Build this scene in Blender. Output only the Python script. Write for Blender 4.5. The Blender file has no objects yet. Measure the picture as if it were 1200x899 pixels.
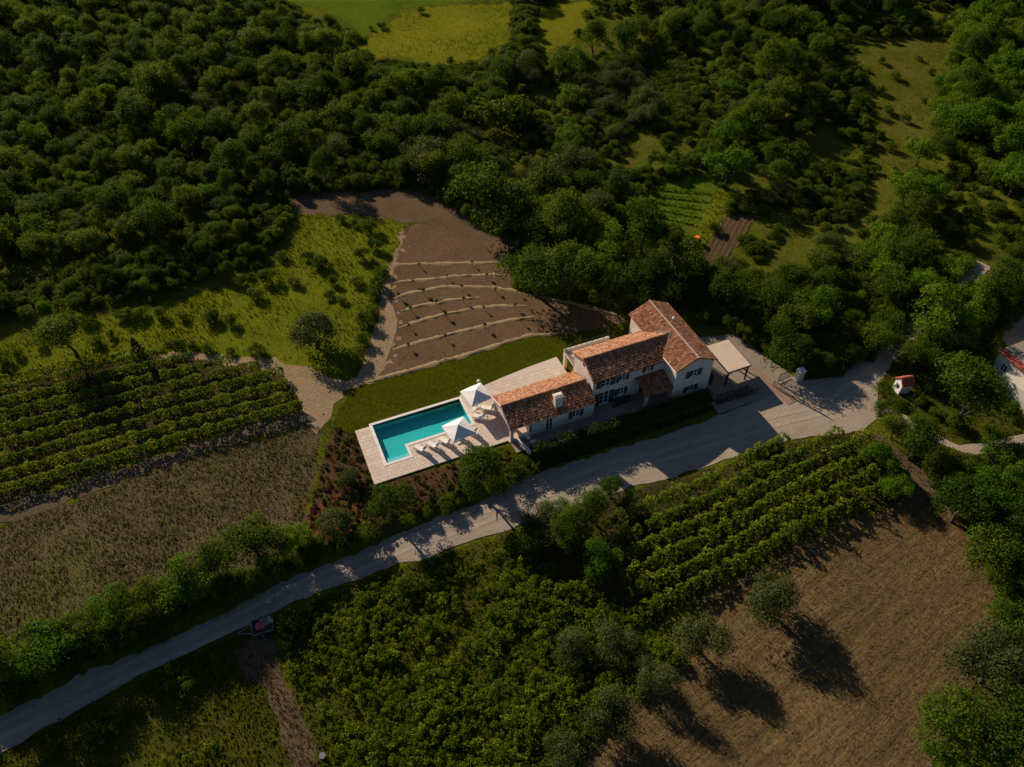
import bpy, bmesh, math, random
import numpy as np
from mathutils import Vector, noise
from mathutils.geometry import delaunay_2d_cdt
random.seed(7)
scene = bpy.context.scene
col = scene.collection
R = math.radians
# ------------------------------------------------------------------ camera, sky, sun, exposure
CAM_H, PITCH, FPX = 70.0, R(46), 870.0
cam_d = bpy.data.cameras.new('camera')
cam = bpy.data.objects.new('camera', cam_d)
col.objects.link(cam)
cam.location = (0, 0, CAM_H)
cam.rotation_euler = (math.pi/2-PITCH, 0, 0)
cam_d.sensor_width = 36.0
cam_d.lens = FPX/1200*36.0
cam_d.clip_end = 8000
scene.camera = cam
SUN_EL = R(25.5)
SUN_HEAD = R(-49)                       # direction in which shadows fall on the ground
world = bpy.data.worlds.new('World')
scene.world = world
world.use_nodes = True
wn = world.node_tree
sky = wn.nodes.new('ShaderNodeTexSky')
sky.sky_type = 'NISHITA'
sky.sun_disc = False
sky.sun_elevation = SUN_EL
SX, SY = -math.cos(SUN_HEAD), -math.sin(SUN_HEAD)      # horizontal direction towards the sun
sky.sun_rotation = math.atan2(SX, SY)
bg = wn.nodes['Background']
sky.air_density = .8; sky.dust_density = .4; sky.altitude = 300; sky.ozone_density = 2.2
bg.inputs['Strength'].default_value = 0.06
wn.links.new(sky.outputs[0], bg.inputs[0])
sun_d = bpy.data.lights.new('sun', 'SUN')
sun_d.energy = 5.0
sun_d.angle = R(0.5)
sun_d.color = (1.0, 0.84, 0.66)
sun = bpy.data.objects.new('sun', sun_d)
col.objects.link(sun)
sun.location = (-60, 60, 120)
ldir = Vector((math.cos(SUN_HEAD)*math.cos(SUN_EL), math.sin(SUN_HEAD)*math.cos(SUN_EL), -math.sin(SUN_EL)))
sun.rotation_euler = ldir.to_track_quat('-Z', 'Y').to_euler()
scene.view_settings.view_transform = 'Standard'
scene.view_settings.look = 'None'
scene.view_settings.exposure = 0.32
scene.view_settings.gamma = 1.0

# ------------------------------------------------------------------ survey: where a thing seen in the photograph stands
def ray(x, y):
    X = (x-600)/FPX; Y = (449.5-y)/FPX
    return X, math.cos(PITCH)+Y*math.sin(PITCH), -math.sin(PITCH)+Y*math.cos(PITCH)
def on_plane(x, y, z=0.0):
    d = ray(x, y); t = (z-CAM_H)/d[2]
    return Vector((d[0]*t, d[1]*t, z))
DROP = 1.2                              # the lane and the fields below it lie lower than the gardens
_edge = [on_plane(x, y, -DROP) for x, y in ((-420, 1020), (-120, 892), (0, 840), (106, 786), (191, 750), (255, 722), (337, 680), (420, 647), (474, 622), (561, 588), (606, 560), (660, 545), (740, 520), (830, 492), (890, 468), (960, 444))]
EX, EY = np.array([p.x for p in _edge]), np.array([p.y for p in _edge])
def drop(X, Y):
    X = np.asarray(X, float); Y = np.asarray(Y, float)
    t = np.clip((np.interp(X, EX, EY)+1.7-Y)/1.7, 0, 1); r = np.clip((31.5-X)/10, 0, 1)
    return -DROP*t*t*(3-2*t)*r*r*(3-2*r)
def at(x, y, z=0.0):                    # the point seen at x,y whose height above the gently lowered ground is z
    p = on_plane(x, y, z)
    for _ in range(8):
        q = on_plane(x, y, z+float(drop(p.x, p.y))); p = (p+q)/2
    return Vector((p.x, p.y, z))
def to_px(x, y, z):
    w = y*math.cos(PITCH)-(z-CAM_H)*math.sin(PITCH)
    return 600+FPX*x/w, 449.5-FPX*(y*math.sin(PITCH)+(z-CAM_H)*math.cos(PITCH))/w, w
ORG = on_plane(595, 521.7); ROT = R(23)
UX, UY = math.cos(ROT), math.sin(ROT)
def uv(x, y, z=0.0):                    # metres along and across the villa
    p = on_plane(x, y, z)-ORG
    return p.x*UX+p.y*UY, -p.x*UY+p.y*UX
def from_uv(u, v): return ORG.x+u*UX-v*UY, ORG.y+u*UY+v*UX
def W(pts, z=0.0): return [(at(x, y, z).x, at(x, y, z).y) for x, y in pts]

POOL = [(-14.3, 2.95), (-11.5, 2.95), (-11.5, 4.85), (-2.85, 4.85), (-2.85, 9.35), (-14.3, 9.35)]
def inside(poly, X, Y):
    X = np.asarray(X, float); Y = np.asarray(Y, float)
    r = np.zeros(X.shape, bool); n = len(poly)
    for i in range(n):
        x0, y0 = poly[i]; x1, y1 = poly[(i+1) % n]
        if y0 == y1: continue
        c = ((y0 > Y) != (y1 > Y)) & (X < (x1-x0)*(Y-y0)/(y1-y0)+x0)
        r ^= c
    return r
def hgt(X, Y):                          # the lie of the land
    X = np.asarray(X, float); Y = np.asarray(Y, float)
    n = 0.45*np.sin(X/11+1.3)*np.sin(Y/13+.4)+.35*np.sin(X/6.3+Y/8.1)+.3*np.sin(X/17-Y/9.2+2)
    d = np.hypot((X-4)/34, (Y-66)/16)
    m = np.clip(d-1.0, 0, 1); m = m*m*(3-2*m)
    far = np.clip((Y-95)/160, 0, 1)
    return n*m*.55 + far*far*6*(.6+.4*np.sin(X/60+1)) + drop(X, Y)
def hz(x, y): return float(hgt(x, y))

# ------------------------------------------------------------------ object helpers
def tag(o, label=None, cat=None, group=None, kind=None):
    if label: o['label'] = label
    if cat: o['category'] = cat
    if group: o['group'] = group
    if kind: o['kind'] = kind
    return o
def link_mesh(name, me, parent=None):
    o = bpy.data.objects.new(name, me); col.objects.link(o)
    if parent: o.parent = parent
    return o
def empty(name, loc, rz=0.0, label=None, cat=None, group=None):
    o = bpy.data.objects.new(name, None); col.objects.link(o)
    o.location = loc; o.rotation_euler = (0, 0, rz); o.empty_display_size = .3
    return tag(o, label, cat, group)
class MB:
    def __init__(s): s.v = []; s.f = []; s.a = []
    def poly(s, pts, a=0.0):
        i = len(s.v); s.v += [tuple(p) for p in pts]; s.f.append(tuple(range(i, i+len(pts)))); s.a.append(a); return s
    def solid(s, bot, top, a=0.0):      # prism between two equal rings
        n = len(bot); i = len(s.v); s.v += [tuple(p) for p in bot]+[tuple(p) for p in top]
        s.f.append(tuple(i+k for k in reversed(range(n)))); s.f.append(tuple(i+n+k for k in range(n)))
        for k in range(n):
            q = (k+1) % n; s.f.append((i+k, i+q, i+n+q, i+n+k))
        s.a += [a]*(n+2); return s
    def box(s, x0, x1, y0, y1, z0, z1, a=0.0):
        return s.solid([(x0, y0, z0), (x1, y0, z0), (x1, y1, z0), (x0, y1, z0)], [(x0, y0, z1), (x1, y0, z1), (x1, y1, z1), (x0, y1, z1)], a)
    def bar(s, p, q, r0, r1=None, n=6, a=0.0):
        p = Vector(p); q = Vector(q); r1 = r0 if r1 is None else r1
        d = (q-p).normalized(); t = Vector((0, 0, 1)) if abs(d.z) < .9 else Vector((1, 0, 0))
        b = d.cross(t).normalized(); c = d.cross(b)
        e = [b*math.cos(2*math.pi*k/n)+c*math.sin(2*math.pi*k/n) for k in range(n)]
        return s.solid([p+x*r0 for x in reversed(e)], [q+x*r1 for x in reversed(e)], a)
    def build(s, name, mat, parent=None, frame=False):
        me = bpy.data.meshes.new(name); me.from_pydata(s.v, [], s.f)
        if any(s.a):
            at_ = me.attributes.new('tint', 'FLOAT', 'FACE'); at_.data.foreach_set('value', s.a)
        me.materials.append(mat); me.update()
        o = link_mesh(name, me, parent)
        if frame: o.location = (ORG.x, ORG.y, 0); o.rotation_euler = (0, 0, ROT)
        return o
def copy_tree(o, parent=None):
    c = o.copy(); col.objects.link(c)
    if parent: c.parent = parent
    for ch in o.children: copy_tree(ch, c)
    return c

# ------------------------------------------------------------------ materials
def mat_new(name):
    m = bpy.data.materials.new(name); m.use_nodes = True
    return m, m.node_tree.nodes, m.node_tree.links, m.node_tree.nodes['Principled BSDF']
def ramp(N, L, fac, cols):
    r = N.new('ShaderNodeValToRGB'); e = r.color_ramp.elements
    while len(e) < len(cols): e.new(.5)
    for i, (p, c) in enumerate(cols): e[i].position = p; e[i].color = (*c, 1)
    L.new(fac, r.inputs[0]); return r.outputs[0]
def tex_noise(N, L, vec, scale, detail=4, rough=.6):
    n = N.new('ShaderNodeTexNoise'); n.inputs['Scale'].default_value = scale
    n.inputs['Detail'].default_value = detail; n.inputs['Roughness'].default_value = rough
    L.new(vec, n.inputs['Vector']); return n.outputs[0]
def mixc(N, L, fac, a, b, mode='MIX'):
    m = N.new('ShaderNodeMix'); m.data_type = 'RGBA'; m.blend_type = mode
    for s, v in ((m.inputs[0], fac), (m.inputs[6], a), (m.inputs[7], b)):
        if isinstance(v, (int, float)): s.default_value = v
        elif isinstance(v, tuple): s.default_value = (*v, 1)
        else: L.new(v, s)
    return m.outputs[2]
def earth(name, big, small, s_big=.12, s_small=1.6, fine=.35, bump=.5, rot=0.0, stretch=1.0, rough=.95, bscale=5.0, bigv=False):
    """ground: large patches (ramp big), smaller ones laid over (ramp small), fine speckle, bump"""
    m, N, L, P = mat_new(name)
    tc = N.new('ShaderNodeTexCoord'); mp = N.new('ShaderNodeMapping')
    mp.inputs['Rotation'].default_value = (0, 0, -rot)
    m2 = N.new('ShaderNodeMapping'); m2.inputs['Scale'].default_value = (1/stretch**.5, stretch**.5, 1)
    L.new(tc.outputs['Object'], mp.inputs[0]); L.new(mp.outputs[0], m2.inputs[0]); v = m2.outputs[0]
    a = ramp(N, L, tex_noise(N, L, v if bigv else tc.outputs['Object'], s_big, 5), big)
    b = ramp(N, L, tex_noise(N, L, v, s_small, 6, .7), small)
    c = mixc(N, L, .5, a, b)
    f = ramp(N, L, tex_noise(N, L, v, s_small*5, 3, .7), [(.3, (1-fine,)*3), (.7, (1+fine,)*3)])
    c = mixc(N, L, 1.0, c, f, 'MULTIPLY')
    L.new(c, P.inputs['Base Color']); P.inputs['Roughness'].default_value = rough
    P.inputs['Specular IOR Level'].default_value = 0
    bp = N.new('ShaderNodeBump'); bp.inputs['Strength'].default_value = bump; bp.inputs['Distance'].default_value = .25
    L.new(tex_noise(N, L, v, bscale, 5, .7), bp.inputs['Height']); L.new(bp.outputs[0], P.inputs['Normal'])
    return m
def leafy(name, c0, c1, c2, trans=.35, rnd=.5):
    """leaf colour: varies from leaf to leaf (tint attribute) and from plant to plant"""
    m, N, L, P = mat_new(name)
    at_ = N.new('ShaderNodeAttribute'); at_.attribute_name = 'tint'
    oi = N.new('ShaderNodeObjectInfo')
    mx = N.new('ShaderNodeMath'); mx.operation = 'MULTIPLY_ADD'
    L.new(oi.outputs['Random'], mx.inputs[0]); mx.inputs[1].default_value = rnd
    mm = N.new('ShaderNodeMath'); mm.operation = 'MULTIPLY'; mm.inputs[1].default_value = 1-rnd
    L.new(at_.outputs['Fac'], mm.inputs[0]); L.new(mm.outputs[0], mx.inputs[2])
    c = ramp(N, L, mx.outputs[0], [(0.05, c0), (.5, c1), (.95, c2)])
    L.new(c, P.inputs['Base Color']); P.inputs['Roughness'].default_value = .6
    P.inputs['Specular IOR Level'].default_value = .06
    t = N.new('ShaderNodeBsdfTranslucent')
    tcx = mixc(N, L, 1.0, c, (1.25, 1.15, .5), 'MULTIPLY'); L.new(tcx, t.inputs[0])
    s = N.new('ShaderNodeMixShader'); s.inputs[0].default_value = trans
    L.new(P.outputs[0], s.inputs[1]); L.new(t.outputs[0], s.inputs[2])
    L.new(s.outputs[0], N['Material Output'].inputs['Surface'])
    return m
def plain(name, c, rough=.7, var=.12, scale=3.0, bump=0.0, metal=0.0, spec=.3):
    m, N, L, P = mat_new(name)
    tc = N.new('ShaderNodeTexCoord')
    f = ramp(N, L, tex_noise(N, L, tc.outputs['Object'], scale, 6, .65), [(.3, (1-var,)*3), (.7, (1+var,)*3)])
    L.new(mixc(N, L, 1.0, c, f, 'MULTIPLY'), P.inputs['Base Color'])
    P.inputs['Roughness'].default_value = rough; P.inputs['Metallic'].default_value = metal
    P.inputs['Specular IOR Level'].default_value = spec
    if bump:
        bp = N.new('ShaderNodeBump'); bp.inputs['Strength'].default_value = bump; bp.inputs['Distance'].default_value = .03
        L.new(tex_noise(N, L, tc.outputs['Object'], scale*6, 4), bp.inputs['Height']); L.new(bp.outputs[0], P.inputs['Normal'])
    return m
def tinted(name, cols, rough=.8, var=.2, scale=9.0):
    """pieces whose own colour differs from piece to piece (tint attribute)"""
    m, N, L, P = mat_new(name)
    at_ = N.new('ShaderNodeAttribute'); at_.attribute_name = 'tint'
    c = ramp(N, L, at_.outputs['Fac'], cols)
    tc = N.new('ShaderNodeTexCoord')
    f = ramp(N, L, tex_noise(N, L, tc.outputs['Object'], scale, 5, .7), [(.3, (1-var,)*3), (.7, (1+var,)*3)])
    L.new(mixc(N, L, 1.0, c, f, 'MULTIPLY'), P.inputs['Base Color'])
    P.inputs['Roughness'].default_value = rough; P.inputs['Specular IOR Level'].default_value = .2
    return m
M = {}
M['floor'] = earth('forest_floor', [(.35, (.04, .05, .008)), (.5, (.09, .105, .01)), (.66, (.16, .165, .012))], [(.35, (.04, .045, .01)), (.68, (.14, .15, .012))], .09, .9, .5, .9)
M['meadow'] = earth('meadow_grass', [(.32, (.06, .088, .006)), (.5, (.13, .155, .009)), (.7, (.18, .18, .014))], [(.3, (.058, .085, .006)), (.65, (.165, .178, .013))], .2, 1.2, .45, .9)
M['yellow'] = earth('yellow_meadow', [(.35, (.11, .128, .008)), (.65, (.18, .17, .012))], [(.3, (.10, .115, .008)), (.65, (.19, .18, .012))], .1, .6, .35, .6)
M['greenfield'] = earth('green_field', [(.35, (.06, .11, .008)), (.65, (.11, .15, .011))], [(.3, (.06, .10, .008)), (.65, (.10, .14, .011))], .1, .6, .3, .6)
M['lawn'] = earth('lawn_grass', [(.35, (.044, .060, .003)), (.65, (.080, .085, .004))], [(.35, (.045, .058, .003)), (.65, (.078, .082, .004))], .14, 2.0, .4, .6, bscale=14)
M['soil'] = earth('terrace_soil', [(.35, (.13, .082, .045)), (.65, (.20, .13, .072))], [(.3, (.10, .064, .036)), (.7, (.23, .15, .085))], .16, 2.2, .45, 1.2, bscale=7)
M['soil_strip'] = earth('bare_soil', [(.35, (.10, .065, .038)), (.65, (.16, .11, .065))], [(.3, (.09, .06, .035)), (.7, (.17, .12, .07))], .16, 1.5, .35, .8)
M['straw_line'] = earth('dry_bank', [(.35, (.26, .19, .095)), (.65, (.36, .27, .145))], [(.3, (.2, .14, .07)), (.7, (.38, .29, .16))], .4, 4.0, .35, .6)
M['hill_grass'] = earth('hillside_grass', [(.3, (.05, .065, .008)), (.5, (.10, .105, .012)), (.7, (.15, .115, .035))], [(.3, (.05, .062, .008)), (.7, (.14, .135, .016))], .12, .9, .45, .9)
M['rut'] = earth('packed_wheel_track', [(.35, (.34, .28, .22)), (.65, (.42, .345, .27))], [(.3, (.33, .27, .21)), (.7, (.44, .36, .28))], .3, 1.2, .14, .3, bscale=11)
M['dirt'] = earth('pale_dirt', [(.3, (.25, .175, .10)), (.55, (.33, .235, .14)), (.74, (.14, .13, .035))], [(.3, (.22, .155, .088)), (.7, (.37, .265, .16))], .25, 1.8, .35, .7)
M['vine_soil'] = earth('vineyard_ground', [(.35, (.04, .042, .01)), (.65, (.07, .056, .024))], [(.3, (.035, .036, .009)), (.7, (.08, .063, .027))], .2, 1.4, .4, .7)
M['brownfield'] = earth('dry_weed_field', [(.3, (.09, .07, .036)), (.5, (.115, .09, .046)), (.66, (.105, .115, .02))], [(.3, (.068, .053, .027)), (.7, (.14, .11, .054))], .09, 1.3, .45, 1.0, bscale=3)
_sd = at(1110, 684)-at(1025, 763); SWATH = math.atan2(_sd.y, _sd.x)
M['strawfield'] = earth('mown_straw', [(.36, (.082, .055, .024)), (.64, (.19, .128, .055))], [(.34, (.065, .044, .02)), (.66, (.205, .14, .06))], .28, .8, .4, 1.0, rot=SWATH, stretch=10, bscale=3, bigv=True)
M['bed_soil'] = earth('mulched_bed', [(.35, (.075, .042, .022)), (.65, (.115, .06, .031))], [(.3, (.06, .036, .019)), (.7, (.13, .068, .036))], .3, 2.2, .4, .9)
M['redsoil'] = earth('red_earth', [(.35, (.13, .045, .022)), (.65, (.19, .066, .03))], [(.3, (.10, .04, .02)), (.7, (.2, .075, .038))], .4, 2.2, .4, .9)
M['road'] = earth('gravel_road', [(.35, (.29, .235, .18)), (.65, (.385, .31, .24))], [(.3, (.27, .22, .168)), (.7, (.41, .335, .26))], .2, .7, .16, .35, rot=R(27), stretch=8, bscale=9)
M['drive'] = earth('driveway_gravel', [(.35, (.24, .20, .155)), (.65, (.31, .255, .2))], [(.3, (.22, .18, .14)), (.7, (.33, .27, .21))], .25, 1.6, .16, .4, bscale=11)
M['plough'] = earth('ploughed_soil', [(.35, (.085, .05, .03)), (.65, (.12, .075, .045))], [(.3, (.07, .045, .028)), (.7, (.14, .085, .05))], .2, 1.6, .3, .8)
M['weeds'] = earth('rough_grass', [(.3, (.035, .045, .007)), (.5, (.068, .076, .010)), (.7, (.11, .10, .018))], [(.3, (.035, .042, .008)), (.7, (.10, .10, .014))], .16, 1.4, .5, .9)
M['leaf'] = leafy('broad_leaves', (.026, .058, .007), (.06, .112, .009), (.135, .175, .014), .47, .6)
M['leaf_bright'] = leafy('fresh_leaves', (.05, .115, .007), (.09, .175, .010), (.16, .225, .014), .47)
M['leaf_olive'] = leafy('olive_leaves', (.05, .07, .02), (.078, .10, .028), (.115, .14, .042), .36)
M['leaf_bush'] = leafy('bush_leaves', (.042, .075, .007), (.078, .12, .009), (.135, .17, .015), .45)
M['leaf_vine'] = leafy('vine_leaves', (.042, .085, .006), (.10, .16, .009), (.27, .30, .015), .47, .15)
M['leaf_hedge'] = leafy('hedge_leaves', (.016, .034, .006), (.032, .058, .009), (.065, .10, .016), .35, .2)
M['leaf_conifer'] = leafy('conifer_needles', (.03, .04, .018), (.045, .055, .026), (.06, .075, .035), .1)
M['leaf_red'] = leafy('reddish_leaves', (.06, .03, .015), (.11, .045, .02), (.06, .055, .014), .3)
M['blade'] = leafy('grass_blades', (.075, .105, .006), (.125, .145, .008), (.19, .185, .012), .5, .3)
M['lawn_blade'] = leafy('lawn_blades', (.045, .06, .003), (.075, .085, .004), (.11, .11, .006), .45, .3)
M['blade_dry'] = leafy('dry_stalks', (.085, .068, .034), (.14, .11, .054), (.12, .14, .022), .5, .4)
M['straw'] = leafy('straw_stalks', (.11, .075, .033), (.17, .118, .052), (.23, .165, .074), .35, .4)
M['bark'] = plain('bark', (.07, .052, .036), .9, .3, 4, .5)
M['render'] = plain('lime_render', (.61, .535, .45), .9, .13, .7, .15)
M['stone_wall'] = plain('pale_stone', (.60, .54, .45), .9, .14, 2.5, .3)
M['wood_dark'] = plain('dark_stained_wood', (.035, .03, .026), .7, .25, 4)
M['wood_brown'] = plain('brown_timber', (.12, .06, .035), .75, .25, 4)
M['shutter'] = plain('grey_green_shutter', (.045, .05, .048), .6, .15, 6)
M['white_paint'] = plain('white_paint', (.78, .76, .72), .5, .04, 5)
M['metal_dark'] = plain('dark_metal', (.03, .03, .032), .5, .15, 5, metal=.3)
M['metal_grey'] = plain('galvanised_metal', (.16, .165, .17), .6, .25, 5, metal=.3)
M['zinc'] = plain('zinc_valley', (.30, .26, .27), .5, .1, 4, metal=.3)
M['membrane'] = plain('sand_membrane', (.60, .47, .35), .8, .07, 1.2)
M['canvas'] = plain('white_canvas', (.80, .77, .73), .85, .04, 3)
M['cushion'] = plain('white_cushion', (.78, .74, .68), .85, .05, 4)
M['mortar'] = plain('ridge_mortar', (.42, .30, .24), .9, .2, 5)
M['orange'] = plain('orange_paint', (.75, .2, .02), .5, .1, 5)
M['pink'] = plain('pink_cloth', (.5, .06, .09), .8, .15, 5)
M['red'] = plain('red_clay', (.38, .09, .05), .8, .2, 6)
M['rubber'] = plain('rubber', (.02, .02, .02), .9, .1, 5)
M['asphalt'] = plain('asphalt', (.09, .09, .095), .9, .2, 2)
M['tiles'] = tinted('clay_barrel_tiles', [(0, (.15, .064, .036)), (.25, (.225, .092, .048)), (.5, (.32, .14, .068)), (.75, (.40, .19, .10)), (1, (.50, .285, .17))], .85, .14, 6)
M['tiles_red'] = tinted('red_barrel_tiles', [(0, (.22, .05, .03)), (.5, (.36, .085, .05)), (1, (.45, .13, .08))], .85, .2, 6)
M['slab'] = tinted('limestone_paving', [(0, (.56, .45, .36)), (.5, (.61, .495, .40)), (1, (.66, .545, .445))], .7, .06, 4)
M['coping'] = plain('white_coping', (.76, .70, .64), .6, .05, 2)
M['track_shaded'] = earth('shaded_track', [(.35, (.085, .066, .04)), (.65, (.13, .10, .06))], [(.3, (.075, .058, .036)), (.7, (.15, .115, .07))], .25, 1.8, .35, .7)  # dirt colour darkened to stand in for shade on the vineyard track
M['kerb'] = plain('red_pavers', (.25, .165, .115), .85, .25, 5)
M['patio'] = plain('pale_concrete', (.60, .52, .45), .8, .05, .8)
M['stones'] = tinted('rubble_stones', [(0, (.24, .19, .13)), (.5, (.36, .29, .21)), (1, (.46, .39, .29))], .9, .2, 6)
M['mosaic'] = plain('pool_mosaic', (.045, .50, .46), .4, .05, 1.2)
M['pool_step'] = plain('pale_pool_step', (.30, .60, .56), .5, .05, 1.5)
def glassy(name, c, rough=.05):
    m, N, L, P = mat_new(name); P.inputs['Base Color'].default_value = (*c, 1); P.inputs['Roughness'].default_value = rough
    P.inputs['Specular IOR Level'].default_value = .5; return m
M['pane'] = glassy('window_glass', (.012, .014, .017))
m, N, L, P = mat_new('pool_water')
tr = N.new('ShaderNodeBsdfTransparent'); tr.inputs[0].default_value = (.70, .96, 1.0, 1)
gl = N.new('ShaderNodeBsdfGlossy'); gl.inputs['Roughness'].default_value = .02
lw = N.new('ShaderNodeLayerWeight'); lw.inputs[0].default_value = .5
pw5 = N.new('ShaderNodeMath'); pw5.operation = 'POWER'; pw5.inputs[1].default_value = 5; L.new(lw.outputs['Facing'], pw5.inputs[0])
fr = N.new('ShaderNodeMath'); fr.operation = 'MULTIPLY_ADD'; fr.inputs[1].default_value = .9; fr.inputs[2].default_value = .02; L.new(pw5.outputs[0], fr.inputs[0])
tcw = N.new('ShaderNodeTexCoord'); bpw = N.new('ShaderNodeBump'); bpw.inputs['Strength'].default_value = .35; bpw.inputs['Distance'].default_value = .1
L.new(tex_noise(N, L, tcw.outputs['Object'], 2.2, 3), bpw.inputs['Height']); L.new(bpw.outputs[0], gl.inputs['Normal']); 
mxs = N.new('ShaderNodeMixShader'); L.new(fr.outputs[0], mxs.inputs[0]); L.new(tr.outputs[0], mxs.inputs[1]); L.new(gl.outputs[0], mxs.inputs[2])
L.new(mxs.outputs[0], N['Material Output'].inputs['Surface'])
M['water'] = m

# ------------------------------------------------------------------ the land
def grid_ground():
    xs = np.concatenate([[-4000, -2000, -900, -500, -300, -220], np.arange(-170, 170.1, 1.1), [220, 300, 500, 900, 2000, 4000]])
    ys = np.concatenate([[-3000, -1000, -300, -80, -20, 5], np.arange(16, 250, 1.1), [280, 330, 420, 600, 1000, 2000, 5000]])
    X, Y = np.meshgrid(xs, ys)
    Z = hgt(X, np.minimum(Y, 260))
    D = np.maximum(0, np.hypot(X, Y-80)-300); Z = Z+D*.03*(1+.6*np.sin(X/400)*np.cos(Y/500))
    du = (X-ORG.x)*UX+(Y-ORG.y)*UY; dv = -(X-ORG.x)*UY+(Y-ORG.y)*UX
    pit = (du > -14.9) & (du < -2.3) & (dv > 2.5) & (dv < 9.7) & ((du < -10.5) | (dv > 4.4))
    Z = np.where(pit, -2.6, Z)
    nx, ny = len(xs), len(ys)
    v = np.stack([X, Y, Z], -1).reshape(-1, 3)
    i = np.arange(ny*nx).reshape(ny, nx)
    q = np.stack([i[:-1, :-1], i[:-1, 1:], i[1:, 1:], i[1:, :-1]], -1).reshape(-1, 4)
    me = bpy.data.meshes.new('ground'); me.from_pydata(v.tolist(), [], q.tolist()); me.materials.append(M['floor'])
    for p in me.polygons: pass
    me.shade_smooth()
    return tag(link_mesh('ground', me), kind='structure')
grid_ground()
def patch(name, poly, mat, off=.05, jit=.35, step=1.0, res=1.2, relief=None, world=False, seed=0):
    """a sheet of ground cover that follows the land, with a ragged outline"""
    P = poly if world else W(poly)
    pts = []
    for i in range(len(P)):
        a = Vector(P[i]); b = Vector(P[(i+1) % len(P)]); n = max(1, int((b-a).length/step))
        nd = (b-a).normalized(); nd = Vector((-nd.y, nd.x))
        for k in range(n):
            p = a.lerp(b, k/n)
            if jit: p = p+nd*(noise.noise((p.x*.45+seed, p.y*.45, 3))*jit*1.6+noise.noise((p.x*1.6, p.y*1.6, 9+seed))*jit*.6)
            pts.append(p)
    nb = len(pts)
    A = np.array([(p.x, p.y) for p in pts])
    gx, gy = np.meshgrid(np.arange(A[:, 0].min(), A[:, 0].max(), res), np.arange(A[:, 1].min(), A[:, 1].max(), res))
    gx = gx.ravel(); gy = gy.ravel()+.013
    k = inside([tuple(a) for a in A], gx, gy)
    allp = pts+[Vector((x, y)) for x, y in zip(gx[k], gy[k])]
    vo, eo, fo, *_ = delaunay_2d_cdt(allp, [(i, (i+1) % nb) for i in range(nb)], [], 1, 1e-4)
    V = np.array([(p.x, p.y) for p in vo])
    Z = hgt(V[:, 0], V[:, 1])+off
    if relief is not None: Z = Z+relief(V[:, 0], V[:, 1])
    me = bpy.data.meshes.new(name); me.from_pydata(np.column_stack([V, Z]).tolist(), [], [tuple(f) for f in fo])
    me.materials.append(mat); me.update()
    if len(me.polygons) and sum(p.normal.z for p in me.polygons) < 0: me.flip_normals()
    me.shade_smooth()
    o = link_mesh(name, me); return tag(o, kind='structure')

Z = {}   # zone outlines as seen in the photograph
Z['meadow'] = [(345, 252), (430, 254), (480, 264), (462, 312), (446, 345), (436, 385), (416, 440), (385, 448), (340, 432), (180, 414), (90, 424), (0, 448), (-60, 460), (-60, 425), (0, 402), (60, 392), (120, 376), (240, 345), (300, 322), (330, 285)]
Z['upper_strip'] = [(340, 236), (366, 226), (430, 224), (482, 221), (520, 238), (560, 264), (612, 288), (592, 296), (556, 284), (507, 261), (478, 262), (430, 253), (345, 252)]
Z['terraces'] = [(476, 264), (507, 260), (556, 280), (592, 294), (598, 320), (600, 338), (640, 348), (690, 358), (738, 374), (730, 379), (663, 392), (613, 395), (530, 418), (463, 440), (440, 446), (455, 420), (462, 400), (466, 375), (456, 350), (462, 313), (470, 285)]
Z['track'] = [(472, 268), (478, 285), (468, 313), (463, 345), (472, 372), (472, 395), (464, 420), (470, 438), (417, 453), (400, 458), (388, 490), (372, 508), (360, 500), (352, 480), (345, 460), (330, 438), (240, 424), (188, 418), (196, 412), (260, 416), (330, 422), (375, 440), (405, 446), (424, 432), (434, 400), (444, 365), (452, 330), (464, 290)]
Z['lawn'] = [(388, 504), (396, 482), (417, 453), (463, 441), (530, 419), (613, 396), (663, 393), (732, 378), (760, 372), (770, 400), (700, 424), (656, 432), (615, 440), (570, 462), (540, 472), (430, 502), (414, 508)]
Z['vineyard_left'] = [(-80, 445), (0, 447), (100, 424), (190, 413), (330, 428), (352, 478), (250, 510), (100, 556), (0, 590), (-80, 612)]
Z['vine_track'] = [(-80, 622), (0, 592), (150, 546), (352, 480), (372, 492), (350, 498), (250, 528), (160, 558), (60, 594), (-80, 645)]
Z['brown_field'] = [(-80, 640), (60, 596), (160, 560), (255, 530), (350, 500), (378, 500), (366, 560), (352, 625), (330, 650), (220, 690), (110, 730), (0, 775), (-80, 800)]
Z['garden_bed'] = [(392, 502), (414, 504), (440, 570), (594, 526), (606, 556), (560, 580), (500, 604), (400, 640), (356, 640), (364, 600), (378, 540)]
Z['red_patch'] = [(362, 598), (400, 578), (424, 586), (436, 604), (412, 628), (360, 632)]
Z['small_lawn'] = [(568, 530), (594, 524), (612, 522), (640, 536), (615, 552), (592, 556), (576, 545)]
Z['road'] = [(-120, 892), (0, 840), (106, 786), (191, 750), (255, 722), (337, 680), (420, 647), (474, 622), (561, 588), (606, 560), (660, 545), (740, 520), (830, 492), (890, 468), (934, 447), (976, 442), (1000, 428), (1040, 400), (1073, 372), (1100, 345), (1127, 318), (1140, 304), (1160, 314), (1153, 325), (1128, 345), (1100, 378), (1070, 406), (1046, 425), (1034, 446), (1028, 470), (1032, 488), (1010, 505), (960, 511), (905, 520), (850, 540), (800, 556), (730, 574), (660, 598), (568, 629), (455, 666), (420, 680), (348, 705), (284, 737), (220, 762), (149, 800), (71, 842), (0, 882), (-120, 940)]
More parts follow.
